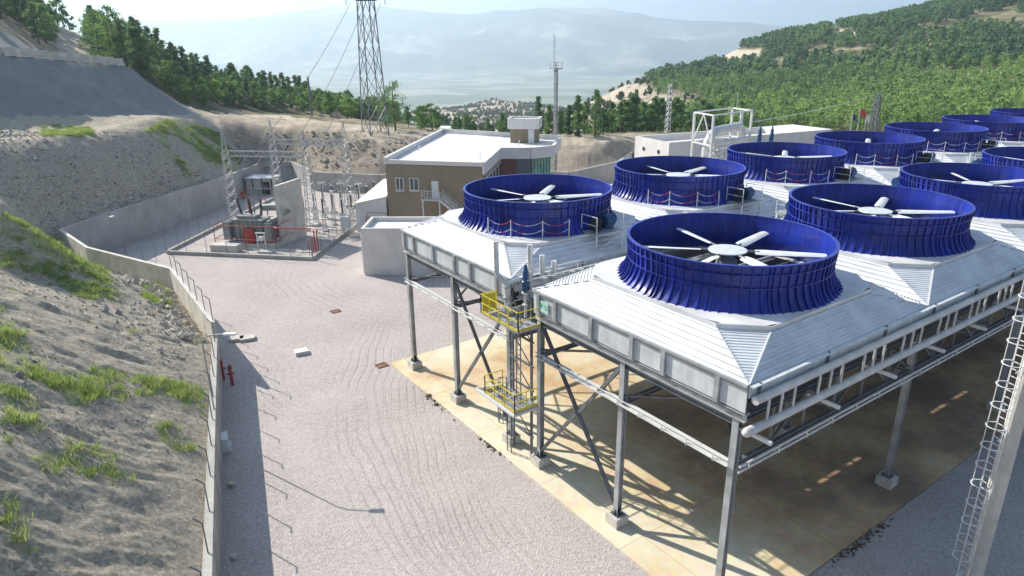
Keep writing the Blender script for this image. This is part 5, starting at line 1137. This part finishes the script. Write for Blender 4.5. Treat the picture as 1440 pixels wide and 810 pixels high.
def lamp(px_, py_, lab, h=8.0, dirv=(.8,-.6)):
    p = G(px_, py_); r = thing('lamp_post', lab, 'lamp post', (p[0],p[1],0), group='lamp posts'); m = MB(); m.tube((p[0],p[1],0), (p[0],p[1],h), .09, 10, .05); m.path([(p[0],p[1],h-.05),(p[0]+dirv[0]*.6,p[1]+dirv[1]*.6,h+.25),(p[0]+dirv[0]*1.4,p[1]+dirv[1]*1.4,h+.3)], .035, 8); m.build('pole', M['steel'], r)
    m = MB(); m.box((p[0]+dirv[0]*1.65,p[1]+dirv[1]*1.65,h+.3), (.7,.28,.12), math.atan2(dirv[1],dirv[0])); m.build('lamp_head', M['lsteel'], r)
r = thing('wall_lamp', 'slim lamp post rising from the low wall, its arm reaching over the gravel', 'lamp post', (5.95,39.6,2.7)); m = MB(); m.path([(5.9,39.6,2.6),(5.9,39.6,7.2),(6.2,39.4,7.5),(6.9,38.9,7.6)], .045, 8); m.build('pole', M['steel'], r); m = MB(); m.box((7.25,38.65,7.6), (.7,.28,.1), -.6); m.build('lamp_head', M['door'], r)
lamp(178,356,'thin lamp post in the shade at the bend of the long grey wall', 4.5, (-.5,-.6)); 
r = thing('service_cabinet', 'small grey cabinet on the inner side of the low wall, in shadow', 'cabinet', (7.0,38.0,0)); q = G(313,632)
m = MB(); m.box((q[0]+.1,q[1],.5), (.6,1.0,.8), -.23); m.build('cabinet_box', M['lsteel'], r); m = MB(); m.box((q[0]+.1,q[1],.06), (.9,1.3,.12), -.23); m.build('base', M['lconcrete'], r)
for n_, (px_, py_, s_) in enumerate(((328,683,.3),(330,785,.22))):
    p = G(px_, py_); m = MB(); vs = [(p[0]+s_*math.cos(t)*(.8+.3*math.sin(3*t)), p[1]+s_*math.sin(t), z) for z, s3 in ((0,1),(s_*.7,.7)) for t in np.linspace(0, 2*math.pi, 8)[:-1]]
    m.add(vs, [(i, (i+1) % 7, 7+(i+1) % 7, 7+i) for i in range(7)]+[tuple(range(7,14))]); o = m.build('stone', M['rock']); origin_mesh(o); tag(o, ['small stone in the wall shadow','smaller stone in the wall shadow at the bottom of the picture','grey stone alone on the sunlit gravel'][n_], 'stone', 'loose stones on the gravel')
# ------------------------------------------------------------------ vegetation
def leaf_quads(C, size, rng, flat=.0):
    "random small quads about centres C (n,3) -> verts (4n,3), faces"
    n = len(C); a_ = rng.normal(size=(n,3)); a_ /= np.linalg.norm(a_, axis=1)[:,None]; b_ = rng.normal(size=(n,3)); b_ -= a_*(a_*b_).sum(1)[:,None]; b_ /= np.linalg.norm(b_, axis=1)[:,None]
    s = np.broadcast_to(size, (n,))[:,None]*rng.uniform(.6,1.3,(n,1)); a_ = a_*s*.5; b_ = b_*s*.5*rng.uniform(.5,1,(n,1))
    V = np.stack([C-a_-b_, C+a_-b_*.6, C+a_*.8+b_, C-a_*.9+b_*.8], 1).reshape(-1,3); F_ = np.arange(4*n).reshape(n,4); return V, F_
def crown_points(kind, rng, h, n):
    "clumped points through the crown volume; returns centres and tint"
    if kind == 'pine': base, w = .22, .24
    elif kind == 'cypress': base, w = .08, .13
    elif kind == 'broad': base, w = .2, .36
    else: base, w = .12, .28
    nc = 26; out = []; tt = []
    for k in range(nc):
        t = (k+rng.uniform(0,1))/nc; z = h*(base+(1-base)*t)
        if kind == 'broad': R_ = w*h*math.sqrt(max(.05, 1-((t-.45)/.58)**2))
        elif kind == 'cypress': R_ = w*h*math.sin(math.pi*min(1, .25+.78*t))**.7
        else: R_ = w*h*(1-t)**.75*(1 if t > .08 else .7)+.03*h
        a_ = rng.uniform(0, 2*math.pi); rr_ = R_*rng.uniform(.25,.95); c = np.array((rr_*math.cos(a_), rr_*math.sin(a_), z)); q = max(3, n//nc)
        sp_ = rng.normal(size=(q,3))*np.array((1,1,.55))*(.10+.35*R_/h)*h*.28; out.append(c+sp_); tt.append(np.full(q, np.clip(rng.normal(.42,.24), 0, 1))+rng.normal(0,.1,q))
    return np.concatenate(out), np.clip(np.concatenate(tt), 0, 1)
def tree_proto(name, kind, h, n, leaf, m, seed, label, cat, grp):
    rng = np.random.default_rng(seed); r = thing(name, label, cat, (0,0,0), group=grp, local=True)
    C, T_ = crown_points(kind, rng, h, n); V, F_ = leaf_quads(C, leaf, rng); cr = np_mesh('crown', V, F_, m, dict(tint=np.repeat(T_, 4)), False); cr.parent = r
    mb = MB(); bend = rng.uniform(-.3,.3,2)*h*.06; mb.path([(0,0,-.6),(bend[0]*.4,bend[1]*.4,h*.3),(bend[0],bend[1],h*.6)], h*.016+.03, 6); mb.path([(bend[0],bend[1],h*.58),(bend[0]*.7,bend[1]*.7,h*.92)], h*.008+.02, 5)
    for k in range(9):
        a_ = rng.uniform(0, 6.28); z = h*(.22+.065*k); l = h*.16*(1-.07*k); mb.path([(bend[0]*z/h, bend[1]*z/h, z),(l*.6*math.cos(a_),l*.6*math.sin(a_),z+l*.12),(l*math.cos(a_),l*math.sin(a_),z+l*.3)], .035+.004*h*(1-.08*k), 4)
    mb.build('trunk', M['bark'], r); return r
used_trees = []
def scatter(polys, rmin, rmax, n, seed, mind=0, jitter_out=None):
    rng = np.random.default_rng(seed); out = []; tries = 0
    while len(out) < n and tries < 60:
        k = 4000; az = head - rng.uniform(-.72,.72,k); r_ = np.sqrt(rng.uniform(rmin**2, rmax**2, k)); P_ = np.stack([r_*np.cos(az), r_*np.sin(az)], 1); z = terrain(P_); x_, y_ = proj(np.column_stack([P_, z])); ok_ = np.zeros(k, bool)
        for pg in polys: ok_ |= inside(np.stack([x_, y_], 1), pg)
        d_, _ = yard_dist(P_); ok_ &= d_ > 3
        for p, zz, o_ in zip(P_, z, ok_):
            if o_ and len(out) < n and all((p[0]-q[0])**2+(p[1]-q[1])**2 > mind**2 for q in out): out.append((p[0], p[1], zz))
        tries += 1
    return out
ROADPX = [(84,36),(135,38),(116,58),(116,70),(160,92),(150,97),(100,94),(80,70),(78,55)]
def place(protos_, pts, smin, smax, seed, avoid=None):
    rng = random.Random(seed)
    for i, p in enumerate(pts):
        if avoid is not None:
            x_, y_ = proj(np.array([[p[0], p[1], p[2]]]))
            if inside(np.array([[x_[0], y_[0]]]), avoid)[0]: continue
        pr = protos_[rng.randrange(len(protos_))]; s = rng.uniform(smin, smax)
        if not pr.get('_used'):
            pr.location = (p[0], p[1], p[2]-.15); pr.rotation_euler.z = rng.uniform(0,6.28); pr.scale = (s,s,s); pr['_used'] = 1
        else:
            c = dup(pr, (p[0], p[1], p[2]-.15), rng.uniform(0,6.28), scale=s*np.array((rng.uniform(.9,1.1),rng.uniform(.9,1.1),rng.uniform(.9,1.15))))
G1 = 'trees of the pine wood on the left hillside'
pinesL = [tree_proto('pine_tree', 'pine', 7.5, 1500, .30, FOL_DARK, 100+k, 'dark green pine in the wood left of the pylon', 'pine tree', G1) for k in range(3)]
pinesB = [tree_proto('pine_tree', 'broad', 6.5, 1400, .33, FOL_LIGHT, 110+k, 'light green young tree in the wood left of the pylon', 'young pine', G1) for k in range(2)]
woodL = [[(176,80),(205,72),(300,108),(400,126),(500,144),(575,160),(575,172),(500,170),(400,158),(300,152),(262,148),(230,128),(186,100)], [(-60,-60),(0,-20),(60,5),(84,40),(80,82),(40,58),(0,33),(-60,10)], [(120,60),(170,70),(186,96),(150,92)]]
ptsL = scatter([woodL[0]], 148, 262, 236, 5, 2.5); ptsL2 = scatter([woodL[1]], 150, 240, 42, 6, 3.2); ptsL3 = scatter([woodL[2]], 150, 240, 16, 7, 2.6)
low = [p for p in ptsL if proj(np.array([p]))[1][0] > 128+(proj(np.array([p]))[0][0]-250)*.11]; hi = [p for p in ptsL if p not in low]
place(pinesL, hi+ptsL3+ptsL2[::3]+ptsL2[1::3],.7, 1.05, 1, ROADPX); place(pinesB, low, .62, .92, 2, ROADPX)
for k, p in enumerate(ptsL2[2::3]): place([pinesB[k % 2]], [p], .9, 1.2, 3+k, ROADPX)
lone = tree_proto('pine_tree', 'broad', 5.0, 500, .4, FOL_DARK, 130, 'small lone tree on the skyline beside the dirt road at top left', 'tree', None)
q = D(98, 42, 212); lone.location = (q[0], q[1], ground(q[0], q[1])-.1)
# big rounded trees beside the barriers
bigs = [(158,84,152,11,'broad',FOL_LIGHT,'big yellow-green tree beside the last barrier of the embankment'),(142,86,158,10.5,'pine',FOL_DARK,'tall blue-green pine left of the big yellow-green tree'),(178,90,152,10,'pine',FOL_DARK,'dark tall pine right of the big yellow-green tree'),(200,104,150,9.5,'cypress',FOL_DARK,'dark conifer at the shoulder of the embankment'),(212,112,150,9,'pine',FOL_DARK,'dark conifer lowest on the shoulder of the embankment')]
for k, (px_, py_, d_, h_, kd, mm, lab) in enumerate(bigs):
    t_ = tree_proto('tree', kd, h_, 2400, .28, mm, 140+k, lab, 'tree', None); q = D(px_, py_, d_); t_.location = (q[0], q[1], ground(q[0], q[1])-.2)
# trees along the terrace
terr = [(556,176,140,9.5,'broad',FOL_DARK,'large dark bushy tree right of the pylon foot'),(543,178,146,7,'pine',FOL_DARK,'dark pine directly behind the pylon foot'),(592,182,150,5.5,'broad',FOL_LIGHT,'light green bush tree right of the large dark tree'),(608,181,158,6.5,'broad',FOL_DARK,'dark round tree before the long low building'),
 (757,190,150,8.5,'cypress',FOL_DARK,'slim dark cypress just right of the stair head'),(772,192,138,6.5,'cypress',FOL_DARK,'green conifer at the foot of the telecom mast'),(800,192,142,6.5,'cypress',FOL_DARK,'conifer second right of the telecom mast'),(812,192,136,8,'cypress',FOL_DARK,'tall pointed conifer in the terrace row'),(822,193,144,7,'pine',FOL_DARK,'bushy conifer between the two tallest in the terrace row'),(837,192,136,9.2,'cypress',FOL_DARK,'tallest dark conifer of the terrace row'),(848,193,146,6,'pine',FOL_DARK,'bushy conifer right of the tallest one'),(788,192,150,5.5,'pine',FOL_DARK,'low conifer behind the telecom mast')]
for k, (px_, py_, d_, h_, kd, mm, lab) in enumerate(terr):
    t_ = tree_proto('conifer' if kd != 'broad' else 'tree', kd, h_, 1900, .24, mm, 160+k, lab, 'tree', None); q = D(px_, py_, d_); t_.location = (q[0], q[1], ground(q[0], q[1])-.2)
G2 = 'young pines behind the terrace'
pinesT = [tree_proto('pine_tree', 'pine', 6.0, 1500, .26, FOL_LIGHT if k == 1 else FOL_DARK, 190+k, 'green pine in the grove left of the pipe rack', 'pine tree', G2) for k in range(3)]
rngT = random.Random(8); ptsT = []
for k in range(46):
    px_ = rngT.uniform(858,1010); d_ = rngT.uniform(158,205); q = D(px_, 190, d_); ptsT.append((q[0], q[1], ground(q[0], q[1])))
place(pinesT, ptsT, .95, 1.45, 9)
G3 = 'young trees beyond the terrace edge'
pinesU = [tree_proto('young_tree', 'broad', 3.6, 420, .34, FOL_LIGHT, 200, 'small light green tree in the low row beyond the terrace edge', 'young tree', G3), tree_proto('young_tree', 'pine', 4.4, 420, .34, FOL_DARK, 201, 'small dark green pine in the low row beyond the terrace edge', 'young tree', G3)]
ptsU = []
for k in range(52):
    px_ = rngT.uniform(572,760) if k < 34 else rngT.uniform(760,870); d_ = rngT.uniform(160,215); q = D(px_, 190, d_); ptsU.append((q[0], q[1], ground(q[0], q[1])))
place(pinesU, ptsU, .7, 1.35, 10)
for o in list(bpy.data.objects):
    if o.get('_used'): del o['_used']
# the far-off wood and scrub, thousands of trees: one mass each
def forest_mass(name, pts, hs, kinds, leaf_n, leaf_s, m, label, cat, seed):
    rng = np.random.default_rng(seed); VV, FF, TT = [], [], []; off = 0; protos_ = []
    for k in range(8):
        C, T_ = crown_points(kinds[k % len(kinds)], rng, 1.0, leaf_n); protos_.append((C, T_))
    bright = fbm(pts[:,0], pts[:,1], 90, 71, 3)*.32
    for i in range(len(pts)):
        C, T_ = protos_[rng.integers(8)]; h = hs[i]; a_ = rng.uniform(0,6.28); c, s_ = math.cos(a_), math.sin(a_); w = rng.uniform(.9,1.3)
        Q = np.column_stack([(C[:,0]*c-C[:,1]*s_)*w, (C[:,0]*s_+C[:,1]*c)*w, C[:,2]-.08])*h+pts[i]; VV.append(Q); TT.append(np.clip(T_+bright[i]+rng.normal(0,.12), 0, 1))
    C = np.concatenate(VV); T_ = np.concatenate(TT); S_ = np.repeat(hs, [len(v) for v in VV])*leaf_s
    V, F_ = leaf_quads(C, S_, rng); o = np_mesh(name, V, F_, m, dict(tint=np.repeat(T_, 4)), False); o['kind'] = 'stuff'; return tag(o, label, cat)
def sample_far(n, rmin, rmax, az0, az1, seed, cond):
    rng = np.random.default_rng(seed); az = rng.uniform(az0, az1, n); r_ = np.sqrt(rng.uniform(rmin**2, rmax**2, n)); P_ = np.stack([r_*np.cos(az), r_*np.sin(az)], 1); z = terrain(P_); x_, y_ = proj(np.column_stack([P_, z])); ok_ = cond(x_, y_, P_); return np.column_stack([P_, z])[ok_]
CLEAR = [[(990,88),(1010,68),(1072,68),(1075,84),(1030,94)], [(1160,36),(1208,45),(1203,58),(1180,54)]]
BARE = [(740,200),(800,150),(850,116),(870,104),(905,114),(930,133),(1000,143),(995,162),(900,164),(850,180),(800,200)]
def inpx(x_, y_, pg): return inside(np.stack([x_, y_], 1), pg)
def condF(x_, y_, P_):
    n_ = fbm(P_[:,0], P_[:,1], 55, 61, 4); ok_ = (n_ > -.62) & (x_ > 850)
    for pg in CLEAR: ok_ &= ~inpx(x_, y_, pg)
    return ok_ & ~(inpx(x_, y_, BARE))
az_of = lambda px_: head-math.atan((px_-720)/f_px/math.cos(pitch)*1.0)
ptsF = np.concatenate([sample_far(3000, 215, 420, az_of(1620), az_of(850), 300, condF), sample_far(7000, 420, 800, az_of(1620), az_of(850), 301, condF), sample_far(2400, 800, 1050, az_of(1600), az_of(1050), 302, condF)])
rr_f = np.hypot(ptsF[:,0], ptsF[:,1]); hsF = np.random.default_rng(4).uniform(4.5, 8.5, len(ptsF))
nearF = rr_f < 420
forest_mass('pine_forest', ptsF[nearF], hsF[nearF], ['pine','broad','pine','pine'], 130, .085, FOL_FOREST, 'dense pine forest at the foot of the big hill on the right', 'forest', 11)
forest_mass('pine_forest', ptsF[~nearF], hsF[~nearF], ['pine','broad','pine'], 52, .16, FOL_FOREST, 'pine forest covering the upper part of the big hill on the right', 'forest', 12)
def condS(x_, y_, P_): return (inpx(x_, y_, BARE) | ((x_ > 545) & (x_ < 860) & (y_ > 138) & (y_ < 205))) & (fbm(P_[:,0], P_[:,1], 40, 81, 3) > -.25)
ptsS = sample_far(9000, 240, 1400, az_of(1000), az_of(540), 303, condS); 
forest_mass('scrub', ptsS, np.random.default_rng(5).uniform(1.6,4.2, len(ptsS)), ['broad','broad','pine'], 26, .25, SCRUBM, 'dark scrub dotting the bare hills in the middle distance', 'scrub', 13)
def condV(x_, y_, P_): return (y_ < 152) & (fbm(P_[:,0], P_[:,1], 140, 91, 3) > .1)
ptsW = sample_far(1500, 262, 420, az_of(640), az_of(60), 304, lambda x_, y_, P_: (x_ < 640) & (y_ > 0))
forest_mass('pine_forest', ptsW, np.random.default_rng(6).uniform(5,8, len(ptsW)), ['pine'], 60, .14, FOL_DARK, 'wood continuing behind the crest of the left hillside', 'forest', 14)
# grass on the slopes
def grass_mass(regions, n, seed, rmax=135):
    rng = np.random.default_rng(seed); k = 200000; az = head + rng.uniform(.05,.75,k); r_ = np.sqrt(rng.uniform(14**2, rmax**2, k)); P_ = np.stack([r_*np.cos(az), r_*np.sin(az)], 1); z = terrain(P_); d_, _ = yard_dist(P_); x_, y_ = proj(np.column_stack([P_, z])); ok_ = np.zeros(k, bool)
    for pg in regions: ok_ |= inpx(x_, y_, pg)
    nz = fbm(P_[:,0], P_[:,1], 2.2, 95, 4)+rng.normal(0,.25,k); ok_ &= (d_ > .6) & (nz+rng.normal(0,.3,k) > .1); Q = np.column_stack([P_, z])[ok_][:n]; return Q
GQ = grass_mass(REG_GRASS, 5200, 21)
GS = grass_mass([[(-300,290),(260,430),(290,500),(310,810),(-300,810)]], 2600, 22)
GS = GS[fbm(GS[:,0], GS[:,1], 4, 97, 3) > .42][:420]
GQ = np.concatenate([GQ, GS]); rng = np.random.default_rng(23); nb = 26
def surf_z(Q):   # tufts sit on the displaced sheet: nearest sheet vertex
    rq = np.hypot(Q[:,0], Q[:,1]); aq = np.arctan2(Q[:,1], Q[:,0]); ri = np.clip(np.searchsorted(rad, rq), 1, nR-1); ri -= (rad[ri]-rq > rq-rad[ri-1])
    dz = (azc-aq+math.pi) % (2*math.pi)-math.pi; ai = np.clip(np.searchsorted(az_d, dz), 1, nA-1); ai -= (az_d[ai]-dz > dz-az_d[ai-1]); return Z[ri*nA+ai]
GQ[:,2] = surf_z(GQ); B0 = np.repeat(GQ, nb, 0)+np.column_stack([rng.normal(0,.16,(len(GQ)*nb,2)), np.zeros(len(GQ)*nb)]); hg = rng.uniform(.12,.34,len(B0))*np.repeat(rng.uniform(.6,1.35,len(GQ)), nb); an = rng.uniform(0,6.28,len(B0)); wv_ = .014+.014*rng.random(len(B0)); ln = rng.normal(0,.16,(len(B0),2))
Vg = np.stack([B0-np.column_stack([np.cos(an)*wv_, np.sin(an)*wv_, np.full(len(B0),.05)]), B0+np.column_stack([np.cos(an)*wv_, np.sin(an)*wv_, np.full(len(B0),-.05)]), B0+np.column_stack([ln, hg])], 1).reshape(-1,3)
o = np_mesh('grass', Vg, np.arange(len(Vg)).reshape(-1,3), GRASSM, dict(tint=np.repeat(np.clip(np.repeat(rng.uniform(0,1,len(GQ)), nb)+rng.normal(0,.15,len(B0)),0,1), 3)), False); o['kind'] = 'stuff'; tag(o, 'patches of bright green grass on the bare slopes at the left', 'grass')
# rocks: loose rubble everywhere on the slopes (mass) and the larger boulders by the taller wall (each its own)
def rock_mesh(rng, n=1):
    V0 = np.array([(1,0,0),(-1,0,0),(0,1,0),(0,-1,0),(0,0,1),(0,0,-1),(.6,.6,.55),(-.6,.6,.5),(.6,-.6,.5),(-.6,-.6,.55),(.6,.6,-.5),(-.6,.6,-.5),(.6,-.6,-.5),(-.6,-.6,-.5)], float)
    Fo = [(4,6,0),(4,0,8),(4,8,3),(4,3,9),(4,9,1),(4,1,7),(4,7,2),(4,2,6),(5,0,10),(5,12,0),(5,3,12),(5,13,3),(5,1,13),(5,11,1),(5,2,11),(5,10,2),(6,10,0),(6,2,10),(0,12,8),(8,12,3),(3,13,9),(9,13,1),(1,11,7),(7,11,2)]
    return V0*rng.uniform(.72,1.12,(14,1))*np.array((1,rng.uniform(.6,.95),rng.uniform(.5,.8))), np.array(Fo)
def rubble(name, pts, sizes, seed, m, label):
    rng = np.random.default_rng(seed); P5_ = [rock_mesh(rng) for _ in range(6)]; VV, FF = [], []; off = 0
    for p, s in zip(pts, sizes):
        V0, F0_ = P5_[rng.integers(6)]; a_ = rng.uniform(0,6.28); c, s_ = math.cos(a_), math.sin(a_); VV.append(np.column_stack([V0[:,0]*c-V0[:,1]*s_, V0[:,0]*s_+V0[:,1]*c, V0[:,2]])*s+p); FF.append(F0_+off); off += 14
    o = np_mesh(name, np.concatenate(VV), np.concatenate(FF), m, None, False); o['kind'] = 'stuff'; return tag(o, label, 'rubble')
rng = np.random.default_rng(31)
k = 60000; az = head+rng.uniform(.0,.75,k); r_ = np.sqrt(rng.uniform(16**2, 150**2, k)); Q = np.stack([r_*np.cos(az), r_*np.sin(az)], 1); d_, _ = yard_dist(Q); ok_ = (d_ > .5) & (d_ < 70) & (fbm(Q[:,0], Q[:,1], 6, 101, 3)+rng.normal(0,.3,k) > -.1); Q = Q[ok_]; Q = np.column_stack([Q, surf_z(np.column_stack([Q, Q[:,0]]))])
keepq = (proj(Q)[1] > 185); Q = Q[keepq][:24000]
rubble('loose_rubble', Q, np.exp(rng.normal(-2.75,.55,len(Q)))*np.interp(np.hypot(Q[:,0],Q[:,1]), [20,60,140],[.8,1.0,1.9]), 32, M['rock2'], 'small loose stones scattered over the bare slopes')
# rubble band at the foot of the wall
band = []
for (a_, b_, n_) in ((K0,K1,520),(K1,K2,380),(K2,K3,200),((6.4,94.2),(22.5,110.9),520),(K3,(6.4,94.2),60)):
    d, l = unit(a_, b_); nn = np.array([-d[1], d[0]]); 
    for k in range(n_):
        t = rng.random(); w_ = abs(rng.normal(0,1.3))+.45; p = np.array(a_)+d*l*t+nn*w_; band.append((p[0], p[1]))
band = np.array(band); band = np.column_stack([band, surf_z(np.column_stack([band, band[:,0]]))]); dd, _ = yard_dist(band[:,:2]); band = band[dd > .3]
rubble('wall_foot_rubble', band, np.exp(rng.normal(-1.85,.42,len(band))), 33, M['rock'], 'pale rubble heaped along the outer foot of the concrete walls')
bprot = []
for k in range(46):
    side = k % 3; a_, b_ = ((K0,K1),(K0,K1),(K1,K2))[side]; d, l = unit(a_, b_); nn = np.array([-d[1], d[0]]); t = rng.random(); p = np.array(a_)+d*l*t+nn*(.9+abs(rng.normal(0,1.0))); s = rng.uniform(.25,.62); z = float(surf_z(np.array([[p[0],p[1],0.]]))[0])
    if k < 5:
        V0, F0_ = rock_mesh(rng); o = np_mesh('boulder', V0+np.array((0,0,.35)), F0_, M['rock'], None, False); bprot.append(o)
    else: o = bprot[k % 5].copy(); COL.objects.link(o)
    o.location = (p[0], p[1], z-.1*s); o.scale = (s,s,s); o.rotation_euler = (0,0,rng.uniform(0,6.28)); tag(o, 'pale boulder in the rubble ditch outside the taller bending wall', 'boulder', 'boulders in the rubble ditch')
# crumbs of soil washed against the slab edges
rng = np.random.default_rng(44); q1 = np.column_stack([19.3+rng.normal(0,.12,110), np.clip(np.where(rng.random(110) < .6, rng.normal(37,1.2,110), rng.normal(30,.8,110)), 22, 43), np.full(110,.02)]); q2 = np.column_stack([rng.normal(29.3,1.3,170), 12.4+rng.normal(0,.14,170), np.full(170,.02)])
rubble('soil_crumbs', np.concatenate([q1, q2]), np.exp(rng.normal(-3.0,.5,280)), 45, mat('dark_soil', (.12,.085,.055), .95, 0, .4, 2), 'dark soil crumbs washed against the edges of the concrete slab')
# ------------------------------------------------------------------ air
m = bpy.data.materials.new('haze_air'); m.use_nodes = True; N = m.node_tree.nodes; N.remove(N['Principled BSDF']); pv = N.new('ShaderNodeVolumePrincipled'); pv.inputs['Density'].default_value = HAZE = 1.95e-4; pv.inputs['Color'].default_value = (.68,.84,1.0,1); pv.inputs['Anisotropy'].default_value = .45
m.node_tree.links.new(pv.outputs[0], N['Material Output'].inputs['Volume'])
mb = MB(); mb.box((0,0,200), (52000,52000,2400)); o = mb.build('haze', m); o['kind'] = 'stuff'; tag(o, 'pale blue haze fading the valley and far mountains', 'haze')
zmin = TV[:,2].min(); zmax = TV[:,2].max(); print('terrain z', zmin, zmax)
